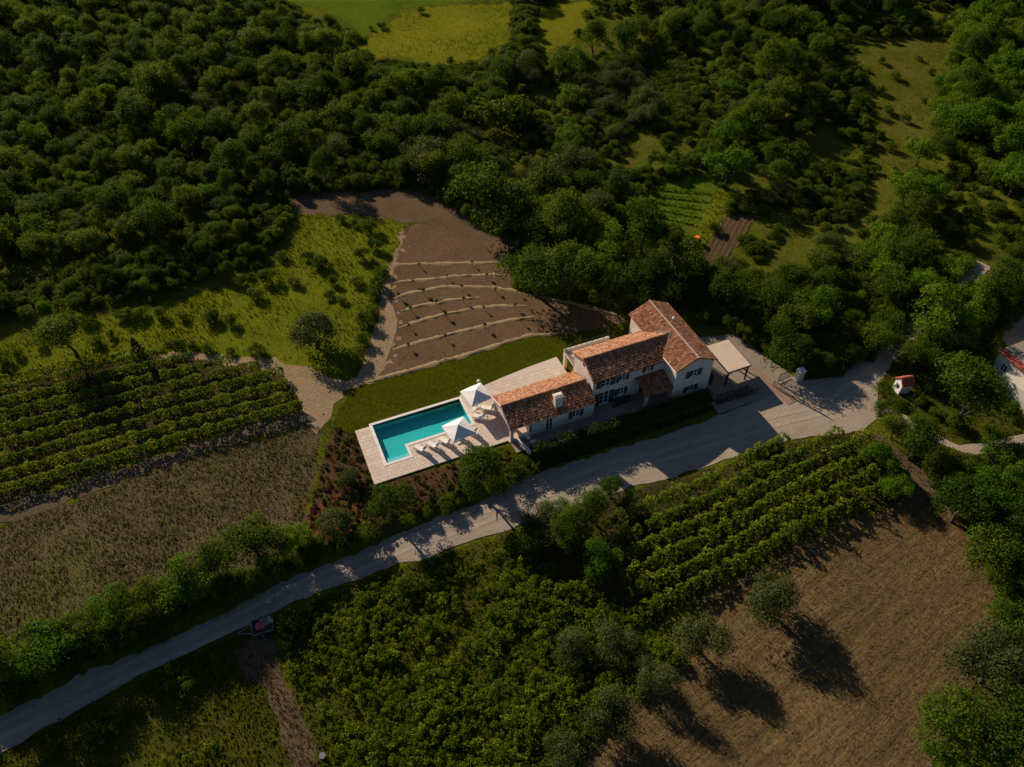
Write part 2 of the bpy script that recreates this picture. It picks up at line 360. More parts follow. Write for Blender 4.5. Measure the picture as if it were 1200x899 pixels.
Z['side_path'] = [(1026, 478), (1046, 480), (1064, 488), (1084, 503), (1124, 522), (1150, 518), (1200, 508), (1260, 500), (1260, 524), (1200, 527), (1140, 534), (1110, 522), (1080, 512), (1052, 496), (1030, 492)]
Z['vine_right'] = [(600, 640), (660, 600), (730, 575), (800, 557), (905, 521), (960, 512), (1015, 506), (1050, 540), (1075, 575), (1040, 595), (985, 612), (910, 655), (830, 692), (760, 735), (690, 700)]
Z['overgrown'] = [(330, 730), (420, 682), (500, 652), (600, 628), (690, 700), (770, 740), (790, 770), (700, 860), (650, 930), (380, 930), (350, 850)]
Z['rough_grass'] = [(-60, 915), (71, 848), (150, 806), (222, 766), (286, 742), (320, 790), (360, 860), (390, 930), (-60, 960)]
Z['bare_patch'] = [(276, 764), (304, 744), (324, 752), (336, 800), (364, 850), (380, 920), (344, 920), (328, 860), (308, 810)]
Z['straw'] = [(650, 930), (700, 862), (790, 772), (830, 695), (910, 657), (985, 614), (1060, 588), (1098, 592), (1150, 650), (1178, 700), (1165, 760), (1110, 850), (1070, 930)]
Z['headland'] = [(1030, 512), (1060, 530), (1092, 560), (1120, 596), (1160, 650), (1098, 594), (1062, 588), (1076, 575), (1052, 540), (1018, 508)]
Z['chapel_yard'] = [(1030, 440), (1060, 425), (1110, 430), (1170, 440), (1200, 470), (1200, 505), (1125, 520), (1086, 500), (1046, 478), (1034, 462)]
Z['road_side'] = [(-120, 936), (0, 878), (71, 838), (149, 796), (220, 758), (284, 733), (348, 701), (420, 676), (455, 662), (568, 625), (600, 614), (606, 634), (568, 648), (455, 686), (420, 700), (348, 724), (284, 757), (220, 782), (149, 822), (71, 866), (0, 908), (-120, 966)]
Z['machine'] = [(798, 268), (818, 262), (832, 276), (822, 294), (800, 294)]
Z['gaps'] = [(-60, 440), (330, 230), (480, 215), (740, 350), (760, 372), (820, 380), (960, 430), (1060, 380), (1200, 380), (1230, 920), (-60, 940)]
Z['yellow_hill'] = [(424, 55), (445, 42), (470, 24), (520, 16), (602, 14), (598, 40), (584, 66), (545, 84), (500, 80), (470, 70), (430, 74)]
Z['second_hill'] = [(630, 22), (690, 14), (684, 40), (666, 58), (640, 72), (622, 60)]
Z['far_field'] = [(300, -12), (560, -16), (556, 10), (500, 16), (462, 22), (438, 40), (416, 38), (380, 20), (332, 8)]
Z['far_strip'] = [(735, -14), (766, -14), (762, 20), (752, 28), (738, 22)]
Z['glade'] = [(530, 150), (570, 146), (618, 156), (612, 170), (585, 176), (550, 168)]
Z['glade2'] = [(590, 196), (612, 194), (622, 215), (614, 240), (600, 244), (606, 215)]
Z['glade3'] = [(735, 155), (768, 148), (764, 180), (742, 200), (728, 200), (720, 190), (738, 175)]
Z['glade4'] = [(490, 104), (530, 106), (528, 116), (496, 118)]
Z['glade5'] = [(852, 210), (880, 200), (905, 215), (900, 245), (886, 252), (860, 240)]
Z['glade6'] = [(690, 34), (740, 26), (752, 40), (720, 64), (690, 72), (676, 60)]
Z['glade7'] = [(940, 160), (975, 150), (990, 180), (960, 205), (940, 195)]
Z['glade8'] = [(905, 300), (950, 270), (975, 285), (950, 320), (915, 335)]
Z['veg'] = [(750, 236), (775, 218), (815, 204), (846, 206), (838, 228), (818, 258), (800, 262), (745, 250)]
Z['plough'] = [(818, 306), (836, 276), (850, 250), (888, 254), (872, 276), (850, 302), (836, 314)]
Z['garden_strip'] = [(808, 282), (842, 222), (858, 226), (850, 250), (822, 290)]
Z['right_clear'] = [(1010, 70), (1045, 48), (1112, 52), (1100, 100), (1092, 150), (1064, 210), (1044, 240), (1014, 232), (1022, 180), (1020, 120)]
Z['right_clear2'] = [(985, 262), (1014, 236), (1044, 244), (1030, 285), (1000, 318), (972, 320)]
Z['drive'] = [(812, 396), (862, 392), (900, 420), (936, 446), (895, 468), (842, 486), (832, 470), (820, 440)]
Z['yard_right'] = [(1170, 376), (1215, 360), (1250, 400), (1215, 425), (1178, 404)]
WZ = {k: W(v) for k, v in Z.items()}
def in_zone(k, x, y): return inside(WZ[k], x, y)

# relief of the terraced plot: banks along the contour lines
BANKS = [[(466, 310), (520, 309), (583, 307)], [(458, 332), (507, 327), (547, 323), (593, 322)],
         [(460, 350), (480, 344), (517, 337), (563, 336), (597, 340), (613, 344), (663, 353), (726, 370)],
         [(470, 365), (497, 358), (530, 352), (563, 348)],
         [(467, 385), (497, 375), (547, 363), (587, 359), (617, 358)],
         [(460, 410), (497, 400), (547, 387), (590, 377), (627, 371)],
         [(430, 448), (480, 435), (543, 417), (620, 393), (660, 391)]]
def rut_strip(P, w=.28):
    pts = []
    for a, b in zip(P[:-1], P[1:]):
        n = max(1, int((b-a).length/.8)); pts += [a.lerp(b, k/n) for k in range(n)]
    pts.append(P[-1]); mb = MB(); rows = []
    for i, p in enumerate(pts):
        d = (pts[min(i+1, len(pts)-1)]-pts[max(i-1, 0)]).normalized(); nn = Vector((-d.y, d.x)); sh = noise.noise((p.x*.12, p.y*.12, 3))*.5; ww = w*(1+.5*noise.noise((p.x*.6, p.y*.6, 8)))
        for k in (-1, 1): x, y = p.x+nn.x*(sh+k*ww), p.y+nn.y*(sh+k*ww); rows.append((x, y, hz(x, y)+.062))
    mb.v = rows; mb.f = [(i*2, i*2+2, i*2+3, i*2+1) for i in range(len(pts)-1)]; mb.a = [0]*len(mb.f)
    tag(mb.build('wheel_track', M['rut']), kind='structure')
patch('meadow', Z['meadow'], M['meadow'], 0.0200, .9)
patch('upper_soil_strip', Z['upper_strip'], M['soil_strip'], 0.0280, .6)
def till(X, Y): return .05*np.sin(X*2.2+Y*.8)*np.sin(Y*2.7)
patch('terraced_plot', Z['terraces'], M['soil'], 0.0480, .25, relief=till, res=.9)
patch('dirt_track', Z['track'], M['dirt'], 0.0340, .7)
patch('lawn', Z['lawn'], M['lawn'], 0.0240, .12)
patch('vineyard_ground', Z['vineyard_left'], M['vine_soil'], 0.0300, .6)
patch('vineyard_track', Z['vine_track'], M['track_shaded'], 0.0400, .5)
patch('dry_weed_field', Z['brown_field'], M['brownfield'], 0.0240, .8)
patch('garden_bed', Z['garden_bed'], M['bed_soil'], 0.0200, .2)
patch('red_earth_patch', Z['red_patch'], M['redsoil'], 0.0400, .6)
patch('small_lawn', Z['small_lawn'], M['lawn'], 0.0400, .15)
patch('road', Z['road'], M['road'], 0.0480, .3)
RUT = W([(0, 856), (106, 805), (191, 767), (255, 736), (337, 697), (420, 663), (474, 641), (561, 607), (640, 577), (720, 548), (830, 518), (900, 497), (970, 478), (1020, 440), (1060, 398), (1110, 345)])
for sgn in (-1, 1):
    q_ = []
    for i in range(len(RUT)):
        a_, b_ = Vector(RUT[max(0, i-1)]), Vector(RUT[min(len(RUT)-1, i+1)]); n_ = (b_-a_).normalized(); q_.append(Vector(RUT[i])+Vector((-n_.y, n_.x))*.66*sgn)
    rut_strip(q_)
patch('side_path', Z['side_path'], M['road'], 0.0600, .35)
patch('driveway', Z['drive'], M['drive'], 0.0620, .1)
patch('lower_vineyard_ground', Z['vine_right'], M['vine_soil'], 0.0200, .7)
patch('overgrown_ground', Z['overgrown'], M['weeds'], 0.0320, .9)
patch('verge_grass', Z['rough_grass'], M['weeds'], 0.0240, .6)
patch('bare_patch', Z['bare_patch'], M['soil_strip'], 0.0360, .9)
def swath(X, Y):
    t = X*math.sin(SWATH)-Y*math.cos(SWATH)
    return .07*np.sin(t*2.4)*(.5+.5*np.sin(X*.7+Y*.4))+.03*np.sin(X*3.1)*np.sin(Y*3.7)
patch('mown_field', Z['straw'], M['strawfield'], 0.0640, .5, relief=swath, res=.8)
patch('headland_track', Z['headland'], M['soil_strip'], 0.0440, .5)
patch('chapel_yard', Z['chapel_yard'], M['weeds'], 0.0240, .5)
patch('yellow_meadow', Z['yellow_hill'], M['yellow'], 0.0280, 1.2)
patch('second_meadow', Z['second_hill'], M['yellow'], 0.0280, 1.2)
patch('far_green_field', Z['far_field'], M['greenfield'], 0.0200, 1.5)
patch('far_grass_strip', Z['far_strip'], M['yellow'], 0.0200, 1.0)
for k in ('glade', 'glade2', 'glade3', 'glade4', 'glade5', 'glade6', 'glade7', 'glade8', 'right_clear2'): patch('glade', Z[k], M['hill_grass'], 0.0240, 1.0)
patch('hillside_clearing', Z['right_clear'], M['hill_grass'], 0.0240, 1.2)
patch('vegetable_plot', Z['veg'], M['greenfield'], 0.0280, .5)
pv = (at(850, 250)-at(818, 306)).normalized(); pw = math.atan2(pv.y, pv.x)
def furrow(X, Y): return .09*np.sin((X*math.sin(pw)-Y*math.cos(pw))*7.5)
patch('ploughed_plot', Z['plough'], M['plough'], 0.0560, .3, relief=furrow, res=.28)
patch('grass_strip', Z['garden_strip'], M['meadow'], 0.0400, .4)
patch('gravel_yard', Z['yard_right'], M['drive'], 0.0240, .4)
def ribbon(name, px, mat, w, hgt_, off=.1, rag=.5):
    P = [Vector(p) for p in W(px)]; pts = []
    for a, b in zip(P[:-1], P[1:]):
        n = max(1, int((b-a).length/.45)); pts += [a.lerp(b, k/n) for k in range(n)]
    pts.append(P[-1]); mb = MB(); rows = []
    for i, p in enumerate(pts):
        d = (pts[min(i+1, len(pts)-1)]-pts[max(i-1, 0)]).normalized(); nn = Vector((-d.y, d.x))
        e = min(1, .25+min(i, len(pts)-1-i)/5)
        ww = w*e*(1+rag*noise.noise((p.x*1.3, p.y*1.3, 1))); s = noise.noise((p.x*.5, p.y*.5, 5))*.25
        z = hz(p.x, p.y)+off; hh = hgt_*e*(1+.6*noise.noise((p.x*2, p.y*2, 2)))
        rows.append([(p.x+nn.x*(k*ww+s), p.y+nn.y*(k*ww+s), z+q*hh) for k, q in ((-1, -.2), (-.45, .8), (.1, 1), (.6, .5), (1, -.2))])
    n = len(rows); mb.v = [q for r in rows for q in r]
    mb.f = [(i*5+k, (i+1)*5+k, (i+1)*5+k+1, i*5+k+1) for i in range(n-1) for k in range(4)]; mb.a = [0]*len(mb.f)
    o = mb.build(name, mat); o.data.shade_smooth(); return o
for b in BANKS: tag(ribbon('earth_bank', b, M['straw_line'], .42, .11, .06, .8), kind='structure')

# ------------------------------------------------------------------ pool terrace
def slabs(name, rects, mat, z, size=(.8, .55), th=.05, parent=None, gap=.012, skip=None):
    mb = MB(); rn = random.Random(3)
    for u0, u1, v0, v1 in rects:
        j = 0; v = v0
        while v < v1-.05:
            ve = min(v+size[1], v1); u = u0-(size[0]*.5 if j % 2 else 0)
            while u < u1-.02:
                a, b = max(u, u0), min(u+size[0], u1)
                if b-a > .05 and not (skip and skip((a+b)/2, (v+ve)/2)):
                    dz = rn.uniform(0, .006)
                    mb.solid([(a+gap, v+gap, z-th), (b-gap, v+gap, z-th), (b-gap, ve-gap, z-th), (a+gap, ve-gap, z-th)],
                             [(a+gap, v+gap, z+dz), (b-gap, v+gap, z+dz), (b-gap, ve-gap, z+dz), (a+gap, ve-gap, z+dz)], rn.uniform(.05, 1))
                u += size[0]
            v = ve; j += 1
    o = mb.build(name, mat, parent, frame=parent is None); return o
TZ = .16
ter = MB()
TR = [(-16.5, -14.65, .5, 9.35), (-14.65, -11.15, .5, 2.6), (-11.15, .3, .5, 4.5), (-2.5, .3, 4.5, 10.0), (.3, 12.0, 5.6, 10.2)]
for u0, u1, v0, v1 in TR: ter.box(u0, u1, v0, v1, -.3, TZ-.035)
ter.box(.3, 3.0, .2, 5.6, -.3, TZ-.02)
ter.solid([(.3, 10.2, -.3), (12.0, 10.2, -.3), (12.0, 11.5, -.3), (7.6, 11.2, -.3), (3.3, 10.7, -.3)], [(.3, 10.2, TZ), (12.0, 10.2, TZ), (12.0, 11.5, TZ), (7.6, 11.2, TZ), (3.3, 10.7, TZ)], .5)   # the far edge of the patio runs at a slant
terrace = ter.build('pool_terrace', M['slab'], frame=True); tag(terrace, kind='structure')
sl = slabs('paving_slab', TR, M['slab'], TZ, parent=terrace); sl['kind'] = 'stuff'
pool = empty('swimming_pool', (ORG.x, ORG.y, 0), ROT, 'turquoise swimming pool with pale stone coping and a step corner', 'swimming pool')
b = MB(); dep = -.8
b.poly([(-14.3, 4.85, dep), (-2.85, 4.85, dep), (-2.85, 9.35, dep), (-14.3, 9.35, dep)])
b.poly([(-14.3, 2.95, dep), (-11.5, 2.95, dep), (-11.5, 4.85, dep), (-14.3, 4.85, dep)])
for i in range(6):
    p, q = POOL[i], POOL[(i+1) % 6]; b.poly([(*p, dep), (*p, TZ), (*q, TZ), (*q, dep)])
b.build('basin', M['mosaic'], pool)
s = MB(); s.box(-14.28, -11.52, 2.97, 3.65, dep, -.12); s.build('step', M['pool_step'], pool)
s = MB(); s.box(-14.28, -11.52, 3.652, 4.2, dep, -.35); s.build('step', M['mosaic'], pool)
wt = MB(); wt.poly([(*p, .09) for p in POOL[0:3]]+[(-11.5, 4.85, .09), (-14.3, 4.85, .09)][1:]); wt.poly([(-14.3, 4.85, .09), (-2.85, 4.85, .09), (-2.85, 9.35, .09), (-14.3, 9.35, .09)])
wt.build('water', M['water'], pool)
cw = .36
CO = [(-14.3-cw, -14.3, 2.95-cw, 9.35+cw), (-2.85, -2.85+cw, 4.85-cw, 9.35+cw), (-14.3, -2.85, 9.35, 9.35+cw), (-14.3, -11.5, 2.95-cw, 2.95), (-11.5, -11.5+cw, 2.95-cw, 4.85-cw), (-11.5, -2.85, 4.85-cw, 4.85)]
csh = {}
for u0, u1, v0, v1 in CO:
    ln = max(u1-u0, v1-v0); n = max(1, round(ln/1.15)); along = (u1-u0) > (v1-v0)
    for k in range(n):
        key = (round(ln/n, 3), along)
        if key not in csh:
            w_ = ln/n-.012; c = MB()
            if along: c.box(0, w_, .004, cw-.004, -.12, .035)
            else: c.box(.004, cw-.004, 0, w_, -.12, .035)
            csh[key] = c.build('coping_stone', M['coping'], pool); o = csh[key]
        else:
            o = csh[key].copy(); col.objects.link(o); o.parent = pool
        o.location = (u0+(k*ln/n if along else 0), v0+(0 if along else k*ln/n), TZ)

# ------------------------------------------------------------------ the villa
villa = empty('villa', (ORG.x, ORG.y, 0), ROT, 'pale rendered country house with three orange tiled roofs beside the pool', 'house')
def tile_roof(P0, P1, Q0, Q1, mat, parent, seed=1, tw=.22, tl=.36, bias=0.0):
    """barrel tiles from the eave P0-P1 up to the ridge Q0-Q1: each tile its own arch"""
    P0, P1, Q0, Q1 = map(Vector, (P0, P1, Q0, Q1)); rn = random.Random(seed)
    n = max(1, round((P1-P0).length/tw)); rws = max(1, round((Q0-P0).length/tl))
    nn = (P1-P0).cross(Q0-P0).normalized()
    if nn.z < 0: nn = -nn
    sd = (P1-P0).normalized(); up = (Q0-P0).normalized(); mb = MB(); L_ = (Q0-P0).length/rws
    for r in range(rws):
        for k in range(n):
            a = P0.lerp(P1, (k+.5)/n); c = Q0.lerp(Q1, (k+.5)/n)
            p = a.lerp(c, r/rws); jz = rn.uniform(-.012, .02)
            t = min(1, max(.02, rn.gauss(.56+bias, .24)+.10*noise.noise((k*.13+seed*7, r*.16, 2))))
            w0, w1 = tw*.5, tw*.42; i = len(mb.v)
            for (ww, l, lift) in ((w0, -.04, .045), (w1, L_+.03, .012)):
                for ang in (0, 50, 130, 180):
                    h_ = math.sin(R(ang))*.075+lift+jz; mb.v.append(tuple(p+sd*(math.cos(R(ang))*ww)+up*l+nn*h_))
            mb.f += [(i+q, i+q+1, i+q+5, i+q+4) for q in range(3)]+[(i, i+1, i+2, i+3)]; mb.a += [t]*4
    o = mb.build('roof_tiles', mat, parent); o['kind'] = 'stuff'; return o
def gable_roof(name, u0, u1, v0, v1, ze, zr, axis, parent, mat, seed, over=0.0, ridge_mat=None):
    """roof deck with tiled slopes; ridge along axis"""
    if axis == 'u':
        m_ = (v0+v1)/2; E = [(u0, v0, ze), (u1, v0, ze), (u0, v1, ze), (u1, v1, ze), (u0, m_, zr), (u1, m_, zr)]
    else:
        m_ = (u0+u1)/2; E = [(u0, v0, ze), (u0, v1, ze), (u1, v0, ze), (u1, v1, ze), (m_, v0, zr), (m_, v1, zr)]
    mb = MB(); t = .12
    dn = lambda p: (p[0], p[1], p[2]-t)
    mb.solid([dn(E[0]), dn(E[1]), dn(E[5]), dn(E[4])], [E[0], E[1], E[5], E[4]])
    mb.solid([dn(E[2]), dn(E[3]), dn(E[5]), dn(E[4])], [E[2], E[3], E[5], E[4]])
    rf = mb.build(name, M['red'], parent)
    tile_roof(E[0], E[1], E[4], E[5], mat, rf, seed, bias=-.06)
    tile_roof(E[2], E[3], E[4], E[5], mat, rf, seed+1, bias=.16 if axis == 'u' else -.02)  # sunward slope of u-ridged roofs: sunshine put into lighter tile tint
    rc = MB(); a, c = Vector(E[4]), Vector(E[5]); n = max(1, int((c-a).length/.42)); rn = random.Random(seed)
    for k in range(n):
        p = a.lerp(c, k/n); q = a.lerp(c, (k+1.06)/n); rc.bar(p+Vector((0, 0, .05)), q+Vector((0, 0, .045)), .13, .11, 7, rn.uniform(.3, .9))
    o = rc.build('ridge_tiles', ridge_mat or M['tiles'], rf); o['kind'] = 'stuff'
    return rf
def wall_panel(mb, a, bpt, z0, z1, holes, th=.22):
    """a wall from a to b (u,v), with rectangular openings given as (s0,s1,zb,zt) along it and reveals th deep"""
    a = Vector(a); bv = Vector(bpt); d = (bv-a); Ln = d.length; d.normalize(); n = Vector((-d.y, d.x))
    ss = sorted({0, Ln, *[h[0] for h in holes], *[h[1] for h in holes]}); zs = sorted({z0, z1, *[h[2] for h in holes], *[h[3] for h in holes]})
    P = lambda s_, z_, o=0: (a.x+d.x*s_+n.x*o, a.y+d.y*s_+n.y*o, z_)
    for i in range(len(ss)-1):
        for j in range(len(zs)-1):
            cs, cz = (ss[i]+ss[i+1])/2, (zs[j]+zs[j+1])/2
            if any(h[0] < cs < h[1] and h[2] < cz < h[3] for h in holes): continue
            mb.poly([P(ss[i], zs[j]), P(ss[i+1], zs[j]), P(ss[i+1], zs[j+1]), P(ss[i], zs[j+1])])
    for s0, s1, zb, zt in holes:
        for q in ([P(s0, zb), P(s0, zt), P(s0, zt, th), P(s0, zb, th)], [P(s1, zb), P(s1, zb, th), P(s1, zt, th), P(s1, zt)],
                  [P(s0, zt), P(s1, zt), P(s1, zt, th), P(s0, zt, th)], [P(s0, zb), P(s0, zb, th), P(s1, zb, th), P(s1, zb)]): mb.poly(q)
def window(parent, u, v, zb, w, h, shut=.0, door=False, name='window'):
    """opening in a wall that faces -v: white frame with mullions, panes, sill, open shutters folded flat on the wall"""
    f = MB(); y0, y1 = v+.07, v+.14; t = .08
    f.box(u-w/2, u-w/2+t, y0, y1, zb, zb+h); f.box(u+w/2-t, u+w/2, y0, y1, zb, zb+h)
    f.box(u-w/2+t, u+w/2-t, y0, y1, zb, zb+t); f.box(u-w/2+t, u+w/2-t, y0, y1, zb+h-t, zb+h)
    f.box(u-.05, u+.05, y0, y1, zb+t, zb+h-t)
    fo = f.build('door' if door else name, M['white_paint'], parent)
    for sgn in (-1, 1):
        a, c = (u-w/2+t, u-.05) if sgn < 0 else (u+.05, u+w/2-t)
        p = MB(); p.box(a, c, v+.095, v+.115, zb+t, zb+h-t); p.build('pane', M['pane'], fo)
        g = MB(); nb = 3 if door else 2
        for k in range(1, nb): g = MB(); g.box(a, c, v+.085, v+.094, zb+h*k/nb-.02, zb+h*k/nb+.02); g.build('glazing_bar', M['white_paint'], fo)
    if not door:
        s_ = MB(); s_.box(u-w/2-.1, u+w/2+.1, v-.09, v+.06, zb-.08, zb-.003); s_.build('sill', M['stone_wall'], fo)
    if shut:
        for sgn in (-1, 1):
            sh = MB(); a = u-w/2-shut-.02 if sgn < 0 else u+w/2+.02
            sh.box(a, a+shut, v-.055, v-.01, zb, zb+h)
            so = sh.build('shutter', M['shutter'], parent)
            lv = MB(); n = int(h/.13)
            for k in range(n):
                z_ = zb+.06+(h-.12)*k/n; lv.solid([(a+.06, v-.062, z_), (a+shut-.06, v-.062, z_), (a+shut-.06, v-.056, z_), (a+.06, v-.056, z_)], [(a+.06, v-.085, z_+.05), (a+shut-.06, v-.085, z_+.05), (a+shut-.06, v-.056, z_+.08), (a+.06, v-.056, z_+.08)])
            lo = lv.build('louvre', M['shutter'], so); lo['kind'] = 'stuff'
# low wing: u .3..11.6, v .1..5.6, eave 2.7, ridge 4.0 ; open porch in its left end
def hole(u0, u, w, zb, h): return (u-w/2-u0, u+w/2-u0, zb, zb+h)
wl = MB()
wall_panel(wl, (3.2, .15), (11.7, .15), -.2, 2.72, [hole(3.2, 9.2, 1.0, .95, 1.15), hole(3.2, 5.6, .9, .05, 2.1)])
wl.box(.45, 3.2, .15, .45, -.2, .6)                                  # low parapet of the porch
wl.box(.45, .85, .15, .55, .6, 2.60); wl.box(.45, .85, 5.15, 5.5, -.2, 2.60)
wl.box(.45, 3.2, .15, .5, 2.25, 2.60)
wl.box(3.0, 3.2, .45, 5.5, -.2, 2.9)
wl.solid([(.45, .15, 2.2), (.45, 5.5, 2.2), (.45, 5.5, 2.62), (.45, 2.83, 3.83), (.45, .15, 2.62)], [(.75, .15, 2.2), (.75, 5.5, 2.2), (.75, 5.5, 2.62), (.75, 2.83, 3.83), (.75, .15, 2.62)])
wl.box(3.2, 11.7, 5.25, 5.5, -.2, 2.62)
wl.build('wall', M['render'], villa)
window(villa, 9.2, .15, .95, 1.0, 1.15, .5)
window(villa, 5.6, .15, .05, .9, 2.1, 0, True)
rf1 = gable_roof('roof', .3, 11.75, -.1, 5.8, 2.7, 4.0, 'u', villa, M['tiles'], 11)
vr = MB()                                                           # pale verge of the left gable
for v0, v1 in ((-.1, 2.85), (5.8, 2.85)): vr.solid([(.22, v0, 2.56), (.22, v1, 3.86), (.22, v1, 4.06), (.22, v0, 2.76)], [(.42, v0, 2.56), (.42, v1, 3.86), (.42, v1, 4.06), (.42, v0, 2.76)])
vr.build('verge', M['render'], rf1)
ch = MB(); cu, cv = 7.05, 1.05
ch.box(cu-.5, cu+.5, cv-.36, cv+.36, 2.9, 4.45)
for dx, dy in ((-.42, -.3), (.42, -.3), (-.42, .3), (.42, .3)): ch.box(cu+dx-.08, cu+dx+.08, cv+dy-.06, cv+dy+.06, 4.45, 4.75)
cho = ch.build('chimney', M['render'], rf1)
cc = MB(); cc.box(cu-.62, cu+.62, cv-.46, cv+.46, 4.75, 4.84); cc.solid([(cu-.62, cv-.46, 4.843), (cu+.62, cv-.46, 4.843), (cu+.62, cv+.46, 4.843), (cu-.62, cv+.46, 4.843)], [(cu-.5, cv-.1, 4.98), (cu+.5, cv-.1, 4.98), (cu+.5, cv+.1, 4.98), (cu-.5, cv+.1, 4.98)])
cc.build('chimney_cap', M['stone_wall'], cho)
# two-storey middle range: u 11.9..22, v 1.35..6.7
wm = MB(); VF = 1.35; UL = 11.95
mw = [(13.75, 3.35, 1.25, 1.25, .68), (16.1, 3.45, .95, 1.0, .42), (19.7, 3.75, .75, .95, .4)]
gw = [(13.75, .25, 1.3, 2.15, .7), (16.1, .95, .95, 1.2, .42)]
wall_panel(wm, (UL, VF), (22.1, VF), -.2, 5.2, [hole(UL, a[0], a[2], a[1], a[3]) for a in mw+gw]+[hole(UL, 19.4, 1.1, 0.1, 2.2)])
wm.box(UL, 22.1, 6.45, 6.7, -.2, 5.1)
wm.solid([(UL, VF+.003, -.2), (UL, 6.698, -.2), (UL, 6.698, 5.12), (UL, 4.0, 6.3), (UL, VF+.003, 5.12)], [(UL+.25, VF+.003, -.2), (UL+.25, 6.698, -.2), (UL+.25, 6.698, 5.12), (UL+.25, 4.0, 6.3), (UL+.25, VF+.003, 5.12)])
wm.build('wall', M['render'], villa)
for u, zb, w, h, s_ in mw: window(villa, u, VF, zb, w, h, s_)
window(villa, gw[0][0], VF, gw[0][1], gw[0][2], gw[0][3], gw[0][4], True)
window(villa, gw[1][0], VF, gw[1][1], gw[1][2], gw[1][3], gw[1][4])
dr = MB(); dr.box(18.9, 19.9, VF+.08, VF+.14, .1, 2.25); dro = dr.build('front_door', M['wood_dark'], villa)
hd = MB(); hd.bar((19.75, VF+.08, 1.15), (19.75, VF+.02, 1.15), .03); hd.build('handle', M['metal_grey'], dro)
rf2 = gable_roof('roof', 11.75, 24.2, 1.05, 6.95, 5.12, 6.45, 'u', villa, M['tiles'], 21)
gt = MB(); gt.bar((11.7, 1.0, 5.06), (21.6, 1.0, 5.06), .07); gt.build('gutter', M['wood_brown'], rf2)
vt = MB(); vt.bar((12.6, 6.1, 3.2), (12.3, 6.1, 3.2), .1)
rv = MB(); rv.bar((11.93, 4.0, 5.45), (11.97, 4.0, 5.45), .28, None, 12); rv.build('gable_vent', M['wood_dark'], villa)
# right wing: u 22.05..27.45, v -1.45..10
wr = MB(); VR = -1.4
wrw = [(24.75, 3.35, 1.05, 1.2, .62), (24.75, .75, 1.05, 1.0, .5)]
wall_panel(wr, (22.05, VR), (27.45, VR), -.2, 5.4, [hole(22.05, a[0], a[2], a[1], a[3]) for a in wrw])
wr.poly([(22.05, VR, 5.4), (27.45, VR, 5.4), (24.75, VR, 6.6)])
wr.box(22.05, 22.3, VR+.003, 10.0, -.2, 5.42); wr.box(27.2, 27.45, VR+.003, 10.0, -.2, 5.42); wr.box(22.3, 27.2, 9.75, 10.0, -.2, 5.4)
wr.poly([(22.3, 9.99, 5.4), (27.2, 9.99, 5.4), (24.75, 9.99, 6.6)])
wr.build('wall', M['render'], villa)
for u, zb, w, h, s_ in wrw: window(villa, u, VR, zb, w, h, s_)
rf3 = gable_roof('roof', 21.8, 27.7, -1.65, 10.3, 5.42, 6.78, 'v', villa, M['tiles'], 31, ridge_mat=M['mortar'])
gt = MB(); gt.bar((21.72, -1.68, 5.36), (21.72, 1.3, 5.36), .07); gt.bar((21.72, -1.62, 5.33), (22.0, -1.47, 5.0), .05); gt.bar((22.0, -1.47, 5.0), (22.0, -1.47, .2), .05); gt.build('gutter', M['white_paint'], rf3)
gt = MB(); gt.bar((27.78, -1.68, 5.36), (27.78, 10.3, 5.36), .07); gt.build('gutter', M['wood_brown'], rf3)
vp = MB(); vp.bar((26.0, 6.2, 6.1), (26.0, 6.2, 6.65), .12, None, 8); vp.bar((26.0, 6.2, 6.65), (26.0, 6.2, 6.75), .2, .03, 8); vp.build('roof_vent', M['white_paint'], rf3)
# valleys between the middle and the right roof
vl = MB()
for v_e, v_r in ((1.2, 4.0), (6.8, 4.0)):
    p, q = Vector((21.75, v_e, 5.33)), Vector((24.15, v_r, 6.6)); vl.bar(p, q, .09, .09, 6)
vl.build('valley_flashing', M['zinc'], rf2)
# entrance porch with its own lean-to roof
pr = MB()
pr.solid([(18.0, -1.55, 2.33), (22.03, -1.55, 2.33), (22.03, 1.35, 3.13), (18.0, 1.35, 3.13)], [(18.0, -1.55, 2.45), (22.03, -1.55, 2.45), (22.03, 1.35, 3.25), (18.0, 1.35, 3.25)])
pro = pr.build('porch_roof', M['wood_brown'], villa)
tile_roof((17.95, -1.6, 2.47), (22.0, -1.6, 2.47), (17.95, 1.3, 3.27), (22.0, 1.3, 3.27), M['tiles'], pro, 41, bias=-.2)
pc = MB(); pc.box(18.15, 18.5, -1.4, -1.05, 0, 2.32); pc.box(18.1, 18.55, -1.45, -1.0, -.05, .15); pc.build('porch_column', M['render'], villa)
pb = MB(); pb.box(18.5, 22.0, -1.33, -1.13, 2.1, 2.32); pb.build('porch_beam', M['wood_brown'], villa)
# balcony on the far side of the middle range
bl = MB(); bl.box(11.95, 18.6, 6.703, 9.5, 2.75, 2.95)
bl.box(11.95, 12.35, 9.1, 9.5, -.2, 2.75); bl.box(15.1, 15.5, 9.1, 9.5, -.2, 2.75); bl.box(18.2, 18.6, 9.1, 9.5, -.2, 2.75)
bl.box(11.95, 18.6, 9.3, 9.5, 2.95, 3.35)
blo = bl.build('balcony', M['render'], villa)
rl = MB()
for k in range(9): u = 12.05+k*.81; rl.bar((u, 9.4, 3.35), (u, 9.4, 4.0), .05)
rl.bar((12.05, 9.4, 3.95), (18.55, 9.4, 3.95), .03)
for k in range(10): rl.bar((12.02, 6.75+k*.27, 2.95), (12.02, 6.75+k*.27, 3.9), .025)
rl.bar((12.02, 6.72, 3.9), (12.02, 9.4, 3.9), .035)
rl.build('railing', M['metal_dark'], blo)
